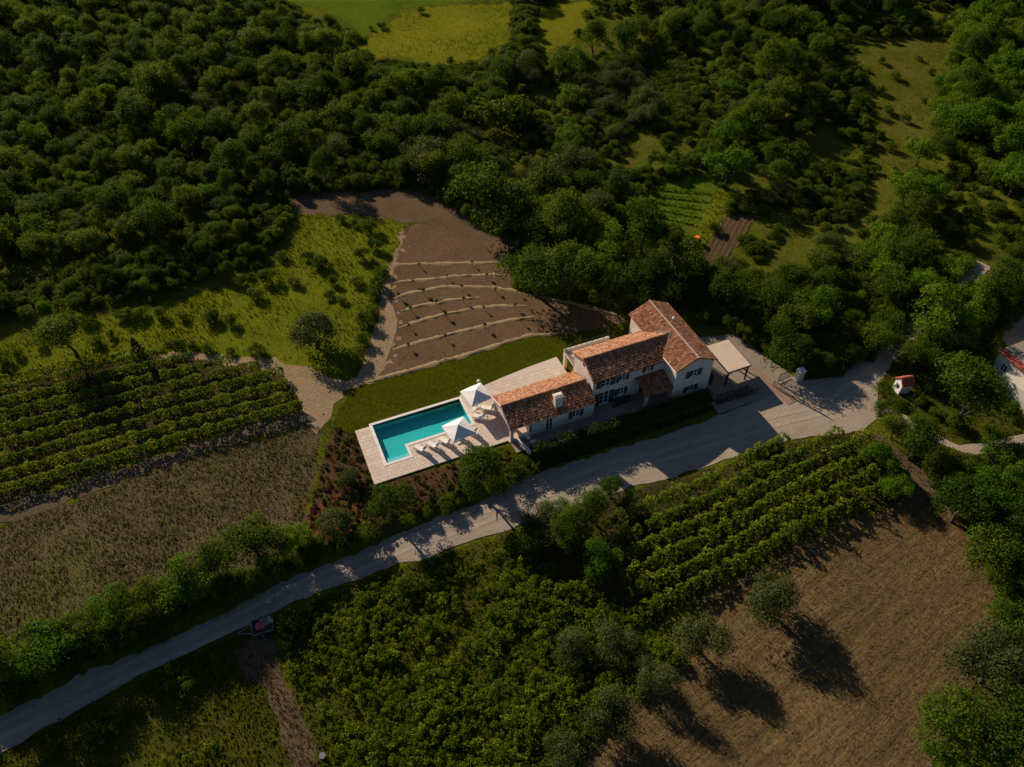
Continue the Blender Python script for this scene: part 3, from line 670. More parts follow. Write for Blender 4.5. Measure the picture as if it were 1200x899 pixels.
# terrace in front of the house, plinth planter
ap = MB(); ap.box(3.2, 22, -1.6, .14, -.2, .16); ap.box(11.75, 22.0, .141, 1.34, -.2, .16); ap.box(.45, 3.2, -1.6, .14, -.2, .161)
tag(ap.build('front_paving', M['drive'], frame=True), kind='structure')
# carport
cp = empty('carport', (ORG.x, ORG.y, 0), ROT, 'open carport with flat sand coloured roof on dark posts right of the house', 'carport')
c = MB(); c.solid([(29.75, -2.05, 2.62), (33.2, -2.05, 2.62), (33.2, 3.1, 2.74), (29.75, 3.1, 2.74)], [(29.75, -2.05, 2.74), (33.2, -2.05, 2.74), (33.2, 3.1, 2.86), (29.75, 3.1, 2.86)])
c.build('roof_sheet', M['membrane'], cp)
c = MB(); c.box(29.7, 33.25, -2.14, -2.055, 2.52, 2.76); c.box(33.203, 33.28, -2.05, 3.1, 2.56, 2.8); c.box(29.68, 29.745, -2.05, 3.1, 2.56, 2.8); c.build('fascia', M['wood_dark'], cp)
for u, v in ((29.95, -1.9), (33.0, -1.9), (29.95, 2.9), (33.0, 2.9), (33.0, .5)):
    c = MB(); c.box(u-.08, u+.08, v-.08, v+.08, 0, 2.6); c.build('post', M['wood_dark'], cp)
for a_, b_ in ((33.0, 32.2), (29.95, 30.75)): c = MB(); c.bar((a_, -1.9, 1.7), (b_, -1.9, 2.55), .05); c.build('brace', M['wood_dark'], cp)
# timber screen beside the right wing
sc_ = empty('timber_screen', (ORG.x, ORG.y, 0), ROT, 'reddish brown board screen between right wing and carport', 'fence')
bd = None
for k in range(14):
    if bd is None:
        c = MB(); c.box(0, .03, 0, .19, .1, 2.0); bd = c.build('board', M['wood_brown'], sc_)
        o = bd
    else: o = bd.copy(); col.objects.link(o); o.parent = sc_
    o.location = (28.3, -1.2+k*.21, 0)
c = MB(); c.box(28.34, 28.4, -1.2, 1.75, .5, .6); c.box(28.34, 28.4, -1.2, 1.75, 1.6, 1.7); c.build('rail', M['wood_brown'], sc_)

# ------------------------------------------------------------------ foliage makers
def leaf_mesh(name, P, Nn, size, tint, mat, rng, asp=.62):
    """P centres, Nn normals: one pointed leaf or leaf tuft per centre"""
    n = len(P); Nn = Nn/np.maximum(1e-6, np.linalg.norm(Nn, axis=1, keepdims=True))
    t = rng.normal(size=(n, 3)); a = np.cross(Nn, t); a /= np.maximum(1e-6, np.linalg.norm(a, axis=1, keepdims=True)); c = np.cross(Nn, a)
    s = size[:, None]*.5
    V = np.stack([P-a*s, P-c*s*asp+Nn*s*.25, P+a*s, P+c*s*asp+Nn*s*.25], 1).reshape(-1, 3)
    F = np.arange(n*4).reshape(n, 4)
    me = bpy.data.meshes.new(name)
    me.vertices.add(n*4); me.vertices.foreach_set('co', V.ravel().astype(np.float32))
    me.loops.add(n*4); me.loops.foreach_set('vertex_index', F.ravel())
    me.polygons.add(n); me.polygons.foreach_set('loop_start', np.arange(0, n*4, 4))
    at_ = me.attributes.new('tint', 'FLOAT', 'FACE'); at_.data.foreach_set('value', np.clip(tint, .01, 1).astype(np.float32))
    me.materials.append(mat); me.update(calc_edges=True); return me
def crown_mesh(name, seed, mat, rx=1.0, rz=.8, zc=1.0, lobes=16, leaves=2200, leaf=.09, lobe_r=.42, spread=.72, ax=1.0, multi=False):
    """crown of radius 1 (scaled later): leaves on the outsides of many clumps spread through it"""
    rng = np.random.default_rng(seed)
    d = rng.normal(size=(lobes, 3)); d /= np.linalg.norm(d, axis=1, keepdims=True)
    d[:, 2] = np.where(d[:, 2] < -.35, -d[:, 2], d[:, 2])
    rad = spread*rng.uniform(.45, 1.1, (lobes, 1))**.6
    C = d*rad*np.array([rx*ax, rx, rz]); LR = lobe_r*rng.uniform(.4, 1.35, lobes); AX = rng.uniform(.65, 1.5, (lobes, 3))*np.array([1, 1, .8])
    w = LR**2/np.sum(LR**2); li = rng.choice(lobes, leaves, p=w)
    q = rng.normal(size=(leaves, 3)); q /= np.linalg.norm(q, axis=1, keepdims=True); q[:, 2] = np.where(q[:, 2] < -.5, -q[:, 2], q[:, 2])
    if multi:
        off = np.array([[.42, .1, .12], [-.38, .25, -.12], [.02, -.45, -.02]])[np.arange(lobes) % 3]*rng.uniform(.7, 1.2, 3); C = C*.72+off*np.array([1, 1, 1.6])
    P = C[li]+q*AX[li]*(LR[li]*rng.uniform(.62, 1.12, leaves))[:, None]
    P += rng.normal(size=(leaves, 3))*.045
    P[:, 2] += zc
    Nn = q+rng.normal(size=(leaves, 3))*.6+np.array([0, 0, .2])
    tint = .5*rng.uniform(0, 1, lobes)[li]+.5*rng.uniform(0, 1, leaves)
    size = leaf*rng.uniform(.6, 1.4, leaves)
    return leaf_mesh(name, P, Nn, size, tint, mat, rng)
def trunk_mesh(seed, h=1.0, r=.06):
    rn = random.Random(seed); mb = MB(); p = Vector((0, 0, -.1)); rr = r
    top = None
    for k in range(4):
        q = p+Vector((rn.uniform(-.05, .05), rn.uniform(-.05, .05), (h+.1)/4)); mb.bar(p, q, rr, rr*.78, 7); p = q; rr *= .78
        if k >= 1:
            for _ in range(2):
                a = rn.uniform(0, 6.28); e = p+Vector((math.cos(a)*.4, math.sin(a)*.4, rn.uniform(.2, .45))); mb.bar(p-Vector((0, 0, .05)), e, rr*.55, rr*.15, 5)
    me = bpy.data.meshes.new('trunk'); me.from_pydata(mb.v, [], mb.f); me.materials.append(M['bark']); return me
SH = [(1, .95, .95), (.95, 1.15, 1.1), (1.1, .8, .82), (1, .9, .88), (.88, 1.3, 1.2), (1.08, .85, .9)]
KIND = {   # crown radius 1 m each; scaled per tree
 'broad': [crown_mesh('crown', 100+i, M['leaf'], *SH[i], 30+4*i, 5200, .078, .3-.015*(i % 3), .78, 1.0, i >= 2) for i in range(6)],
 'bright': [crown_mesh('crown', 120+i, M['leaf_bright'], *SH[i], 24+5*i, 4600, .085, .3, .8, 1.0, i >= 1) for i in range(4)],
 'olive': [crown_mesh('crown', 140+i, M['leaf_olive'], 1.05, .74, .66, 36, 7000, .07, .34, .86, 1.1, True) for i in range(3)],
 'bush': [crown_mesh('foliage', 160+i, M['leaf_bush'], 1, .62, .45, 14, 1700, .12, .36, .7) for i in range(4)],
 'low': [crown_mesh('crown', 190+i, M['leaf_olive'], 1, .72, .62, 30, 5500, .075, .32, .76) for i in range(2)],
 'round': [crown_mesh('crown', 180+i, M['leaf_olive'], 1, .85, .85, 26, 4000, .07, .36, .7) for i in range(1)],
}
def cone_mesh(seed):
    rng = np.random.default_rng(seed); n = 1500; z = rng.uniform(0, 1, n)**1.4; a = rng.uniform(0, 6.283, n)
    r = (1-z)*.9*(1+.25*np.sin(a*5+z*30))+.04; P = np.stack([np.cos(a)*r, np.sin(a)*r, .1+z*2.9], 1)
    Nn = np.stack([np.cos(a), np.sin(a), np.full(n, .5)], 1)+rng.normal(size=(n, 3))*.4
    return leaf_mesh('crown', P, Nn, rng.uniform(.1, .25, n), rng.uniform(0, 1, n), M['leaf_conifer'], rng)
KIND['conifer'] = [cone_mesh(9)]
TRUNK = {k: [trunk_mesh(300+i*7+len(k), .75 if k not in ('bush', 'low') else .3, .085) for i in range(3)] for k in KIND}
NAME = {'broad': 'broadleaf_tree', 'bright': 'leafy_tree', 'olive': 'olive_tree', 'bush': 'shrub', 'conifer': 'conifer', 'round': 'round_tree', 'low': 'bushy_tree'}
CAT = {'broad': 'tree', 'bright': 'tree', 'olive': 'tree', 'bush': 'shrub', 'conifer': 'tree', 'round': 'tree', 'low': 'tree'}
rt = random.Random(5)
def plant(kind, x, y, r, label, group=None, zs=1.0, wide=1.0):
    i = rt.randrange(len(KIND[kind])); rz = rt.uniform(0, 6.28) if wide == 1.0 else ROT
    o = empty(NAME[kind], (x, y, hz(x, y)), rz, label, CAT[kind], group)
    t = link_mesh('trunk', TRUNK[kind][rt.randrange(3)], o); t.scale = (r, r, r*zs)
    c = link_mesh('foliage' if kind == 'bush' else 'crown', KIND[kind][i], o); c.scale = (r*wide, r, r*zs); return o
def scatter(name, meshes, X, Y, Zs, S, idx, rng, kind='stuff', tilt=.12, sz=None):
    """one object: the meshes instanced at the given points by geometry nodes"""
    n = len(X); me = bpy.data.meshes.new(name)
    me.vertices.add(n); me.vertices.foreach_set('co', np.stack([X, Y, Zs], 1).astype(np.float32).ravel())
    rot = np.stack([rng.normal(0, tilt, n), rng.normal(0, tilt, n), rng.uniform(0, 6.283, n)], 1).astype(np.float32)
    S = np.asarray(S); scl = np.stack([S, S, S*(rng.uniform(.8, 1.25, n) if sz is None else sz)], 1).astype(np.float32)
    for nm, tp, d in (('rot', 'FLOAT_VECTOR', rot), ('scl', 'FLOAT_VECTOR', scl)):
        a = me.attributes.new(nm, tp, 'POINT'); a.data.foreach_set('vector', d.ravel())
    a = me.attributes.new('idx', 'INT', 'POINT'); a.data.foreach_set('value', np.asarray(idx, np.int32))
    o = link_mesh(name, me)
    cl = bpy.data.collections.new(name+'_sources')
    for k, m_ in enumerate(meshes): cl.objects.link(bpy.data.objects.new('%s_source_%02d' % (name, k), m_))
    ng = bpy.data.node_groups.new(name, 'GeometryNodeTree')
    ng.interface.new_socket('Geometry', in_out='INPUT', socket_type='NodeSocketGeometry')
    ng.interface.new_socket('Geometry', in_out='OUTPUT', socket_type='NodeSocketGeometry')
    gi = ng.nodes.new('NodeGroupInput'); go = ng.nodes.new('NodeGroupOutput')
    ip = ng.nodes.new('GeometryNodeInstanceOnPoints'); ci = ng.nodes.new('GeometryNodeCollectionInfo')
    ci.inputs['Collection'].default_value = cl; ci.inputs['Separate Children'].default_value = True; ci.inputs['Reset Children'].default_value = True
    ip.inputs['Pick Instance'].default_value = True
    def na(nm, tp):
        q = ng.nodes.new('GeometryNodeInputNamedAttribute'); q.data_type = tp; q.inputs['Name'].default_value = nm; return q.outputs['Attribute']
    ng.links.new(gi.outputs[0], ip.inputs['Points']); ng.links.new(ci.outputs[0], ip.inputs['Instance'])
    ng.links.new(na('idx', 'INT'), ip.inputs['Instance Index']); ng.links.new(na('rot', 'FLOAT_VECTOR'), ip.inputs['Rotation']); ng.links.new(na('scl', 'FLOAT_VECTOR'), ip.inputs['Scale'])
    ng.links.new(ip.outputs[0], go.inputs[0])
    md = o.modifiers.new('scatter', 'NODES'); md.node_group = ng
    return tag(o, kind=kind)
def tuft_mesh(seed, mat, n=9, lay=.35, w=.05):
    rng = np.random.default_rng(seed); mb_v = []; F = []; T = []
    for k in range(n):
        a = rng.uniform(0, 6.283); r0 = rng.uniform(0, .22); b0 = np.array([math.cos(a*2.3)*r0, math.sin(a*2.3)*r0, 0]); l = rng.uniform(.6, 1.1)
        tip = b0+np.array([math.cos(a)*lay*l, math.sin(a)*lay*l, l*math.sqrt(max(.05, 1-lay*lay))]); sd = np.array([-math.sin(a), math.cos(a), 0])*w
        mid = (b0+tip)/2+np.array([0, 0, .08]); i = len(mb_v); mb_v += [tuple(b0-sd), tuple(b0+sd), tuple(mid+sd), tuple(mid-sd), tuple(tip)]
        F += [(i, i+1, i+2, i+3), (i+3, i+2, i+4)]; t = rng.uniform(.02, 1); T += [t, t]
    me = bpy.data.meshes.new('tuft'); me.from_pydata(mb_v, [], F); a = me.attributes.new('tint', 'FLOAT', 'FACE'); a.data.foreach_set('value', T); me.materials.append(mat); return me
rng = np.random.default_rng(17)
YARD = [from_uv(u, v) for u, v in ((-16.9, .1), (0, .1), (1, -3.2), (28, -3.4), (36, -5.2), (36, 10), (30, 11), (20, 11), (12, 12), (-3, 10.6), (-15, 10.2), (-17, 9.7))]
def sample(zone, n, dens_noise=None, thr=0.0, avoid=()):
    P = WZ[zone]; xs = [p[0] for p in P]; ys = [p[1] for p in P]
    X = rng.uniform(max(min(xs), -120), min(max(xs), 120), n*3); Y = rng.uniform(min(ys), min(max(ys), 230), n*3)
    k = inside(P, X, Y)
    for a in avoid: k &= ~inside(WZ[a], X, Y)
    if zone == 'gaps': k &= ~inside(YARD, X, Y)
    X, Y = X[k], Y[k]
    if dens_noise:
        nz = np.array([noise.noise((x*dens_noise, y*dens_noise, 4.2)) for x, y in zip(X, Y)]); k = nz+rng.normal(0, .28, len(nz)) > thr; X, Y = X[k], Y[k]
    return X[:n], Y[:n]
T_green = [tuft_mesh(i, M['blade'], 10, .5, .07) for i in range(4)]
T_dry = [tuft_mesh(20+i, M['blade_dry'], 10, .55, .07) for i in range(4)]
T_straw = [tuft_mesh(40+i, M['straw'], 8, .93, .05) for i in range(4)]
def tufts(name, src, zones, smin, smax, off=.05):
    Xs, Ys = [], []
    for z_, n, dn, th, av in zones:
        x, y = sample(z_, n, dn, th, av); Xs.append(x); Ys.append(y)
    X = np.concatenate(Xs); Y = np.concatenate(Ys)
    return scatter(name, src, X, Y, hgt(X, Y)+off, rng.uniform(smin, smax, len(X)), rng.integers(0, len(src), len(X)), rng)
tufts('meadow_grass', T_green, [('meadow', 9000, .12, 0, ('track',)), ('rough_grass', 3500, .2, -.1, ('bare_patch',)), ('overgrown', 9000, None, 0, ('bare_patch',)), ('chapel_yard', 1500, None, 0, ()), ('right_clear', 1800, .1, -.1, ()), ('glade', 500, None, 0, ()), ('garden_strip', 400, None, 0, ()), ('vine_right', 3500, None, 0, ()), ('yellow_hill', 1500, .1, 0, ()), ('vineyard_left', 500, .2, 0, ()), ('gaps', 9000, None, 0, tuple(k for k in Z if k not in ('gaps', 'road_side')))], .10, .34)
tufts('lawn_blades', [tuft_mesh(60+i, M['lawn_blade'], 9, .6, .05) for i in range(3)], [('lawn', 9000, None, 0, ()), ('small_lawn', 700, None, 0, ())], .06, .14, .02)
tufts('dry_weeds', T_dry, [('brown_field', 14000, .25, -.35, ()), ('garden_bed', 1500, .5, 0, ()), ('headland', 400, None, 0, ()), ('bare_patch', 500, None, 0, ()), ('rough_grass', 1500, .3, 0, ()), ('gaps', 3000, .3, 0, tuple(k for k in Z if k not in ('gaps', 'road_side')))], .09, .27)
tufts('straw_stubble', T_straw, [('straw', 12000, None, 0, ()), ('terraces', 700, .5, .1, ())], .09, .26, .1)

# ------------------------------------------------------------------ woods
clear = [k for k in Z if k not in ('chapel_yard', 'gaps', 'road_side')]
HOUSE = [from_uv(u, v) for u, v in ((-1, -3), (34.5, -5), (35, 5), (29, 11.8), (20.5, 12), (11, 11), (-1, 8))]
# (zone outline of the crowns, kind weights, radius range, text of its label)
WOODS = [
 ('bank', [(-80, 806), (0, 779), (110, 734), (220, 694), (330, 654), (356, 638), (400, 640), (474, 612), (600, 556), (604, 556), (561, 576), (474, 606), (420, 628), (337, 660), (255, 700), (191, 728), (106, 764), (0, 816), (-80, 850)], {'broad': 5, 'bright': 1.5, 'bush': 2}, (1.0, 1.8), 'bushy tree on the roadside bank below the weed field'),
 ('front', [(598, 296), (640, 262), (700, 270), (760, 290), (812, 320), (850, 330), (905, 330), (960, 390), (930, 425), (880, 395), (800, 350), (740, 360), (690, 345), (605, 330)], {'broad': 6, 'bright': 2}, (2.6, 4.2), 'broadleaf tree in the belt behind the house'),
 ('roadside', [(900, 320), (960, 290), (1080, 300), (1140, 300), (1100, 335), (1040, 390), (985, 432), (940, 430), (960, 390)], {'broad': 4, 'bright': 3}, (2.2, 3.6), 'leafy tree on the bank left of the upper road'),
 ('right_wood', [(1100, 120), (1140, 0), (1260, 0), (1260, 310), (1180, 290), (1120, 290), (1000, 300), (1040, 245), (1070, 210)], {'broad': 3, 'bright': 8, 'bush': .6}, (1.5, 4.8), 'green broadleaf tree in the right hand wood'),
 ('olive_grove', [(680, 100), (720, 75), (800, 70), (830, 110), (790, 150), (740, 160), (690, 150)], {'olive': 8, 'broad': 1}, (2.0, 2.9), 'greyish olive tree in the upper olive grove'),
 ('middle', [(590, 70), (640, 80), (690, 20), (760, 30), (1000, 40), (1020, 70), (1020, 240), (985, 290), (905, 325), (850, 330), (812, 318), (760, 288), (700, 268), (640, 260), (600, 292), (590, 200), (560, 140)], {'broad': 6, 'bright': 1.6, 'olive': 1.2, 'bush': .8}, (1.3, 4.6), 'tree in the mixed wood above the house'),
 ('dark_edge', [(340, 222), (480, 212), (530, 232), (600, 280), (600, 200), (560, 150), (480, 150), (400, 170), (330, 190)], {'broad': 8}, (2.4, 4.2), 'big dark broadleaf tree along the upper edge of the soil strip'),
 ('meadow_edge', [(-40, 366), (100, 346), (230, 318), (328, 272), (335, 235), (300, 230), (200, 280), (80, 320), (-40, 340)], {'broad': 6, 'bright': 1, 'bush': 3}, (1.2, 2.3), 'dark tree at the front edge of the wood above the meadow'),
 ('right_side', [(1080, 395), (1140, 335), (1215, 325), (1215, 372), (1172, 376), (1160, 405), (1150, 428), (1112, 428), (1084, 416)], {'broad': 5, 'bright': 1, 'bush': 1}, (1.3, 2.6), 'dark tree between the upper road and the right hand house'),
 ('right_lower', [(1084, 530), (1120, 532), (1150, 545), (1215, 548), (1215, 800), (1182, 760), (1180, 700), (1162, 645), (1122, 590), (1096, 556)], {'broad': 6, 'bright': 1, 'bush': 1}, (1.3, 2.6), 'dark tree in the copse right of the mown field'),
 ('hill_line', [(600, 18), (626, 20), (632, 60), (636, 86), (560, 100), (500, 94), (440, 84), (450, 76), (520, 84), (590, 72), (604, 44)], {'broad': 5, 'bush': 2, 'olive': 1}, (1.2, 2.4), 'dark tree in the hedge line around the yellow hill'),
 ('top', [(560, -60), (1260, -60), (1260, 0), (1140, 0), (1112, 50), (1040, 45), (1000, 40), (760, 30), (690, 14), (600, 12)], {'broad': 5, 'olive': 1, 'bright': 1}, (2.2, 3.8), 'distant tree along the top of the photo'),
 ('left_wood', [(-60, -60), (330, -60), (332, 8), (416, 45), (424, 76), (500, 86), (590, 70), (560, 150), (480, 150), (400, 170), (330, 190), (300, 226), (200, 262), (80, 292), (-60, 315)], {'broad': 8, 'bright': .8, 'olive': .4}, (1.3, 4.2), 'dark broadleaf tree in the dense wood at upper left'),
]
trees = []
SIGHT = ['machine', 'road', 'meadow', 'plough', 'veg', 'garden_strip', 'right_clear', 'right_clear2', 'glade', 'glade2', 'glade3', 'glade5', 'upper_strip', 'terraces', 'drive', 'side_path', 'yellow_hill', 'second_hill']
SUNNY = ['machine', 'meadow', 'yellow_hill', 'second_hill', 'far_field', 'glade', 'glade2', 'glade3', 'glade5', 'glade6', 'right_clear', 'right_clear2', 'veg', 'plough', 'vineyard_left', 'terraces', 'upper_strip', 'road']
taken = np.zeros((0, 3))
def ok(x, y, r, f):
    if len(taken) == 0: return True
    d = np.hypot(taken[:, 0]-x, taken[:, 1]-y); return not np.any(d < (taken[:, 2]+r)*f)
def add_t(*t):
    global taken
    trees.append(t); taken = np.vstack([taken, [t[1], t[2], t[3]]])
def px_tree(kind, px, py, dpx, label, group=None, zs=1.0, wide=1.0):
    """a single tree seen with its crown centre at px,py and dpx wide"""
    r = 3.0
    for _ in range(4):
        zc = r*{'bush': .45, 'low': .62, 'olive': .66}.get(kind, 1.1)*zs; p = at(px, py, zc); w = to_px(p.x, p.y, zc)[2]; r = dpx*w/FPX/2
    add_t(kind, p.x, p.y, r, label, group, zs, wide, True)
SINGLE = [
 ('broad', 75, 393, 62, 'lone dense green tree at the left end of the meadow, above the vineyard'),
 ('low', 368, 394, 60, 'grey green bushy tree standing in the meadow above the dirt track corner'),
 ('conifer', 161, 410, 20, 'small pointed grey green conifer at the top of the left vineyard'),
 ('broad', 456, 588, 54, 'round dark tree below the near left corner of the pool terrace'),
 ('broad', 562, 556, 66, 'broad dark tree between the pool terrace and the road'),
 ('olive', 410, 560, 26, 'small young olive tree in the red garden bed left of the pool'),
 ('low', 392, 618, 46, 'grey green shrubby tree at the road end of the garden bed'),
 ('broad', 295, 636, 70, 'large dark tree in the roadside row below the weed field'),
 ('bright', 213, 680, 62, 'bright green tree in the roadside row left of the large dark one'),
 ('bright', 130, 712, 52, 'light green tree in the middle of the roadside row at left'),
 ('bright', 52, 756, 74, 'bright green tree near the left end of the roadside row'),
 ('broad', 90, 738, 50, 'dark tree between two bright green trees at the left of the roadside row'),
 ('bright', 344, 632, 42, 'yellowish green bush tree at the corner of weed field and garden bed'),
 ('broad', 4, 775, 60, 'dark tree cut off by the left edge in the roadside row'),
 ('broad', 250, 662, 46, 'dark tree squeezed between the large dark tree and the bright one'),
 ('broad', 170, 700, 44, 'small dark tree in the roadside row beside the bright green tree'),
 ('olive', 640, 612, 52, 'dull green tree hanging over the lower side of the road'),
 ('broad', 694, 594, 50, 'dark tree on the lower road side with shade behind it'),
 ('broad', 716, 572, 34, 'smaller dark tree at the upper end of the roadside clump below the house'),
 ('broad', 664, 628, 46, 'dark tree on the vineyard side of the roadside clump'),
 ('broad', 652, 598, 36, 'dark leafy tree in the roadside clump between two larger ones'),
 ('broad', 676, 612, 44, 'densest dark tree in the middle of the roadside clump'),
 ('broad', 736, 586, 28, 'small dark tree at the right end of the roadside clump'),
 ('broad', 622, 634, 36, 'dark bushy tree at the lower left of the roadside clump'),
 ('bright', 702, 655, 44, 'bright yellow green bushy tree at the left end of the lower vineyard'),
 ('olive', 905, 706, 66, 'large olive tree alone on the mown field, rightmost of the olives', None, 1.4),
 ('olive', 820, 749, 58, 'olive tree on the mown field left of the largest one', None, 1.4),
 ('olive', 766, 792, 44, 'small olive tree at the edge of the mown field below the overgrown plot', None, 1.4),
 ('olive', 717, 834, 60, 'broad olive tree at the lower left edge of the mown field', None, 1.4),
 ('olive', 662, 884, 52, 'olive tree touching the bottom edge of the photo'),
 ('olive', 668, 760, 44, 'dull olive tree inside the overgrown plot'),
 ('olive', 722, 757, 50, 'olive tree between overgrown plot and lower vineyard'),
 ('olive', 1166, 782, 84, 'big grey green tree at the right edge of the mown field', None, 1.4),
 ('broad', 1130, 852, 104, 'big dark tree in the lower right corner of the photo'),
 ('bright', 1100, 890, 50, 'bright green bush tree at the foot of the lower right trees'),
 ('broad', 1195, 850, 90, 'dark tree cut off by the lower right edge of the photo'),
 ('broad', 1198, 735, 66, 'dark tree on the right edge above the big grey green tree'),
 ('broad', 1180, 650, 84, 'dark tree right of the mown field near the photo edge'),
 ('broad', 1130, 590, 72, 'dark bushy tree where the headland track bends'),
 ('bright', 1160, 570, 56, 'light green tree on the right behind the headland track'),
 ('broad', 1190, 600, 60, 'dark green tree on the right edge below the side path'),
 ('bright', 1172, 525, 46, 'light green tree at the end of the side path'),
 ('bright', 1200, 535, 46, 'light green tree cut by the right edge below the side path'),
 ('broad', 1140, 464, 88, 'big round green tree between the chapel and the right hand house'),
 ('bright', 1100, 372, 66, 'bright leafy tree right of the upper road above the chapel'),
 ('broad', 1074, 414, 46, 'dark green tree just above the little chapel'),
 ('bright', 1136, 350, 44, 'light green tree at the right edge of the upper road'),
 ('broad', 1120, 398, 48, 'dark tree behind the bright leafy one above the chapel'),
 ('broad', 1175, 330, 60, 'dark tree right of the upper end of the road'),
 ('broad', 1044, 478, 32, 'small dark tree on the corner of road and side path'),
 ('broad', 1050, 500, 36, 'dark bushy tree at the mouth of the side path'),
 ('broad', 1076, 520, 56, 'dark spreading tree on the lower side of the side path'),
 ('bright', 1030, 535, 44, 'green bushy tree at the right end of the lower vineyard'),
 ('bright', 1050, 568, 38, 'green bush tree at the lower right corner of the lower vineyard'),
 ('broad', 630, 312, 84, 'big dark tree right of the terraced plot, leftmost of the belt'),
 ('broad', 668, 318, 76, 'dark round tree second from the terraced plot in the belt'),
 ('broad', 575, 226, 86, 'tall dark tree above the right shoulder of the soil strip'),
 ('round', 616, 76, 34, 'pale grey green round tree beside the yellow hill meadows'),
 ('bush', 600, 556, 34, 'dark bush on the road bank below the small lawn'),
 ('bush', 620, 549, 32, 'dark bush at the left end of the tall hedge by the road'),
 ('broad', 582, 570, 30, 'small dark tree on the road bank right of the broad tree'),
 ('olive', 500, 186, 60, 'grey green tree in the wood edge above the terraced plot'),
]
for t in SINGLE: px_tree(*t)
# a trimmed clump above the glade
px_tree('bush', 588, 136, 52, 'long low clump of dense shrubs above the yellow glade', None, 1.3, 1.6)
def wood_tree_ok(x, y, r):
    for k in clear:
        if inside(WZ[k], [x], [y])[0]: return False
    return not inside(HOUSE, [x], [y])[0]
for nm, poly, kw, (r0, r1), lab in WOODS:
    P = W(poly, 3.2); xs = [p[0] for p in P]; ys = [p[1] for p in P]
    kinds = list(kw); wts = [kw[k] for k in kinds]
    area = (max(xs)-min(xs))*(max(ys)-min(ys)); n = int(min(area/2.2, 14000))
    X = rng.uniform(min(xs), max(xs), n); Y = rng.uniform(min(ys), min(max(ys), 330), n); k = inside(P, X, Y)
    for x, y in zip(X[k], Y[k]):
        r = r0+(r1-r0)*rt.betavariate(1.3, 1.9)
        if nm in ('middle', 'olive_grove', 'right_wood', 'top') and noise.noise((x*.045, y*.045, 7)) > (.32 if nm == 'right_wood' else .15): continue
        L_ = r*2*2.1; cx, cy = math.cos(SUN_HEAD), math.sin(SUN_HEAD)
        if any(inside(WZ[z_], [x+cx*L_*f_ for f_ in (.35, .65, 1.0)], [y+cy*L_*f_ for f_ in (.35, .65, 1.0)]).any() for z_ in SUNNY) and rt.random() < .9: r = rt.uniform(.8, 1.5)
        q_ = [to_px(x, y, hz(x, y)+r*f_)[:2] for f_ in (.5, 1.2, 1.8)]
        if any(inside(Z[z_], [p_[0] for p_ in q_], [p_[1] for p_ in q_]).any() for z_ in SIGHT) and rt.random() < .97: continue
        if not ok(x, y, r, .68 if nm in ('middle', 'olive_grove') else .6) or not wood_tree_ok(x, y, r): continue
        add_t(rt.choices(kinds, wts)[0], x, y, r, lab, nm, rt.uniform(.85, 1.25), 1.0, False)
def seen(t):
    x, y, w = to_px(t[1], t[2], hz(t[1], t[2])+t[3])
    m_ = t[3]*FPX/w
    return (-m_ < x < 1200+m_ and -m_ < y < 899+m_), m_
rest = []; cand = []
for t in trees:
    s_, m_ = seen(t)
    if t[8]: plant(t[0], t[1], t[2], t[3], t[4], None, t[6], t[7])
    elif s_: cand.append((m_, t))
    else: rest.append(t)
cand.sort(key=lambda q: -q[0])
budget = 300-len([t for t in trees if t[8]])
PLACE = {'right_side': 'tree near right hand house', 'right_lower': 'tree in right hand copse', 'hill_line': 'tree around yellow hill', 'left_wood': 'tree in upper left wood', 'middle': 'tree in wood above house', 'dark_edge': 'tree by upper soil strip', 'meadow_edge': 'tree at meadow wood edge', 'front': 'tree in belt behind house', 'roadside': 'tree beside upper road', 'right_wood': 'tree in right hand wood', 'top': 'tree along photo top', 'bank': 'bushy tree on road bank', 'olive_grove': 'tree in upper olive grove'}
GROUPS = {'right_side': 'trees between the upper road and the right house', 'right_lower': 'trees in the copse right of the mown field', 'hill_line': 'trees in the hedge line round the yellow hill', 'bank': 'bushy trees on the roadside bank', 'front': 'trees in the belt behind the house', 'roadside': 'trees on the bank of the upper road', 'right_wood': 'trees in the right hand wood', 'olive_grove': 'olive trees in the upper grove',
          'middle': 'trees in the mixed wood above the house', 'dark_edge': 'trees along the upper edge of the soil strip', 'meadow_edge': 'trees at the edge of the wood above the meadow', 'top': 'distant trees along the top', 'left_wood': 'trees in the dense wood at upper left'}
SPEC = {'broad': 'dark green', 'bright': 'light yellowish green', 'olive': 'silvery grey green', 'bush': 'low dark green'}
ZB = {w[0]: (max(0, min(p[0] for p in w[1])), min(1200, max(p[0] for p in w[1])), max(0, min(p[1] for p in w[1])), max(p[1] for p in w[1])) for w in WOODS}
for m_, t in cand[:budget]:
    size = 'large' if t[3] > 3.5 else 'small' if t[3] < 2.8 else 'medium'
    lab = '%s %s %s' % (size, SPEC[t[0]], PLACE.get(t[5], t[4]).replace('dark ', '').replace('greyish ', '').replace('big ', '').replace('green ', '').replace('olive tree', 'tree').replace('broadleaf ', '').replace('leafy ', ''))
    bx = ZB[t[5]]; px_, py_, _ = to_px(t[1], t[2], t[3]); fx = (px_-bx[0])/(bx[1]-bx[0]); fy = (py_-bx[2])/(bx[3]-bx[2])
    hx = ['far left', 'left', 'middle', 'right', 'far right'][max(0, min(4, int(fx*5)))]; hy = ['back', 'upper', 'central', 'lower', 'front'][max(0, min(4, int(fy*5)))]
    lab += ', %s %s part' % (hy, hx)
    plant(t[0], t[1], t[2], t[3], lab, GROUPS[t[5]], t[6], t[7])
rest += [t for _, t in cand[budget:]]
src = KIND['broad']+KIND['bright']+KIND['olive']+KIND['bush']
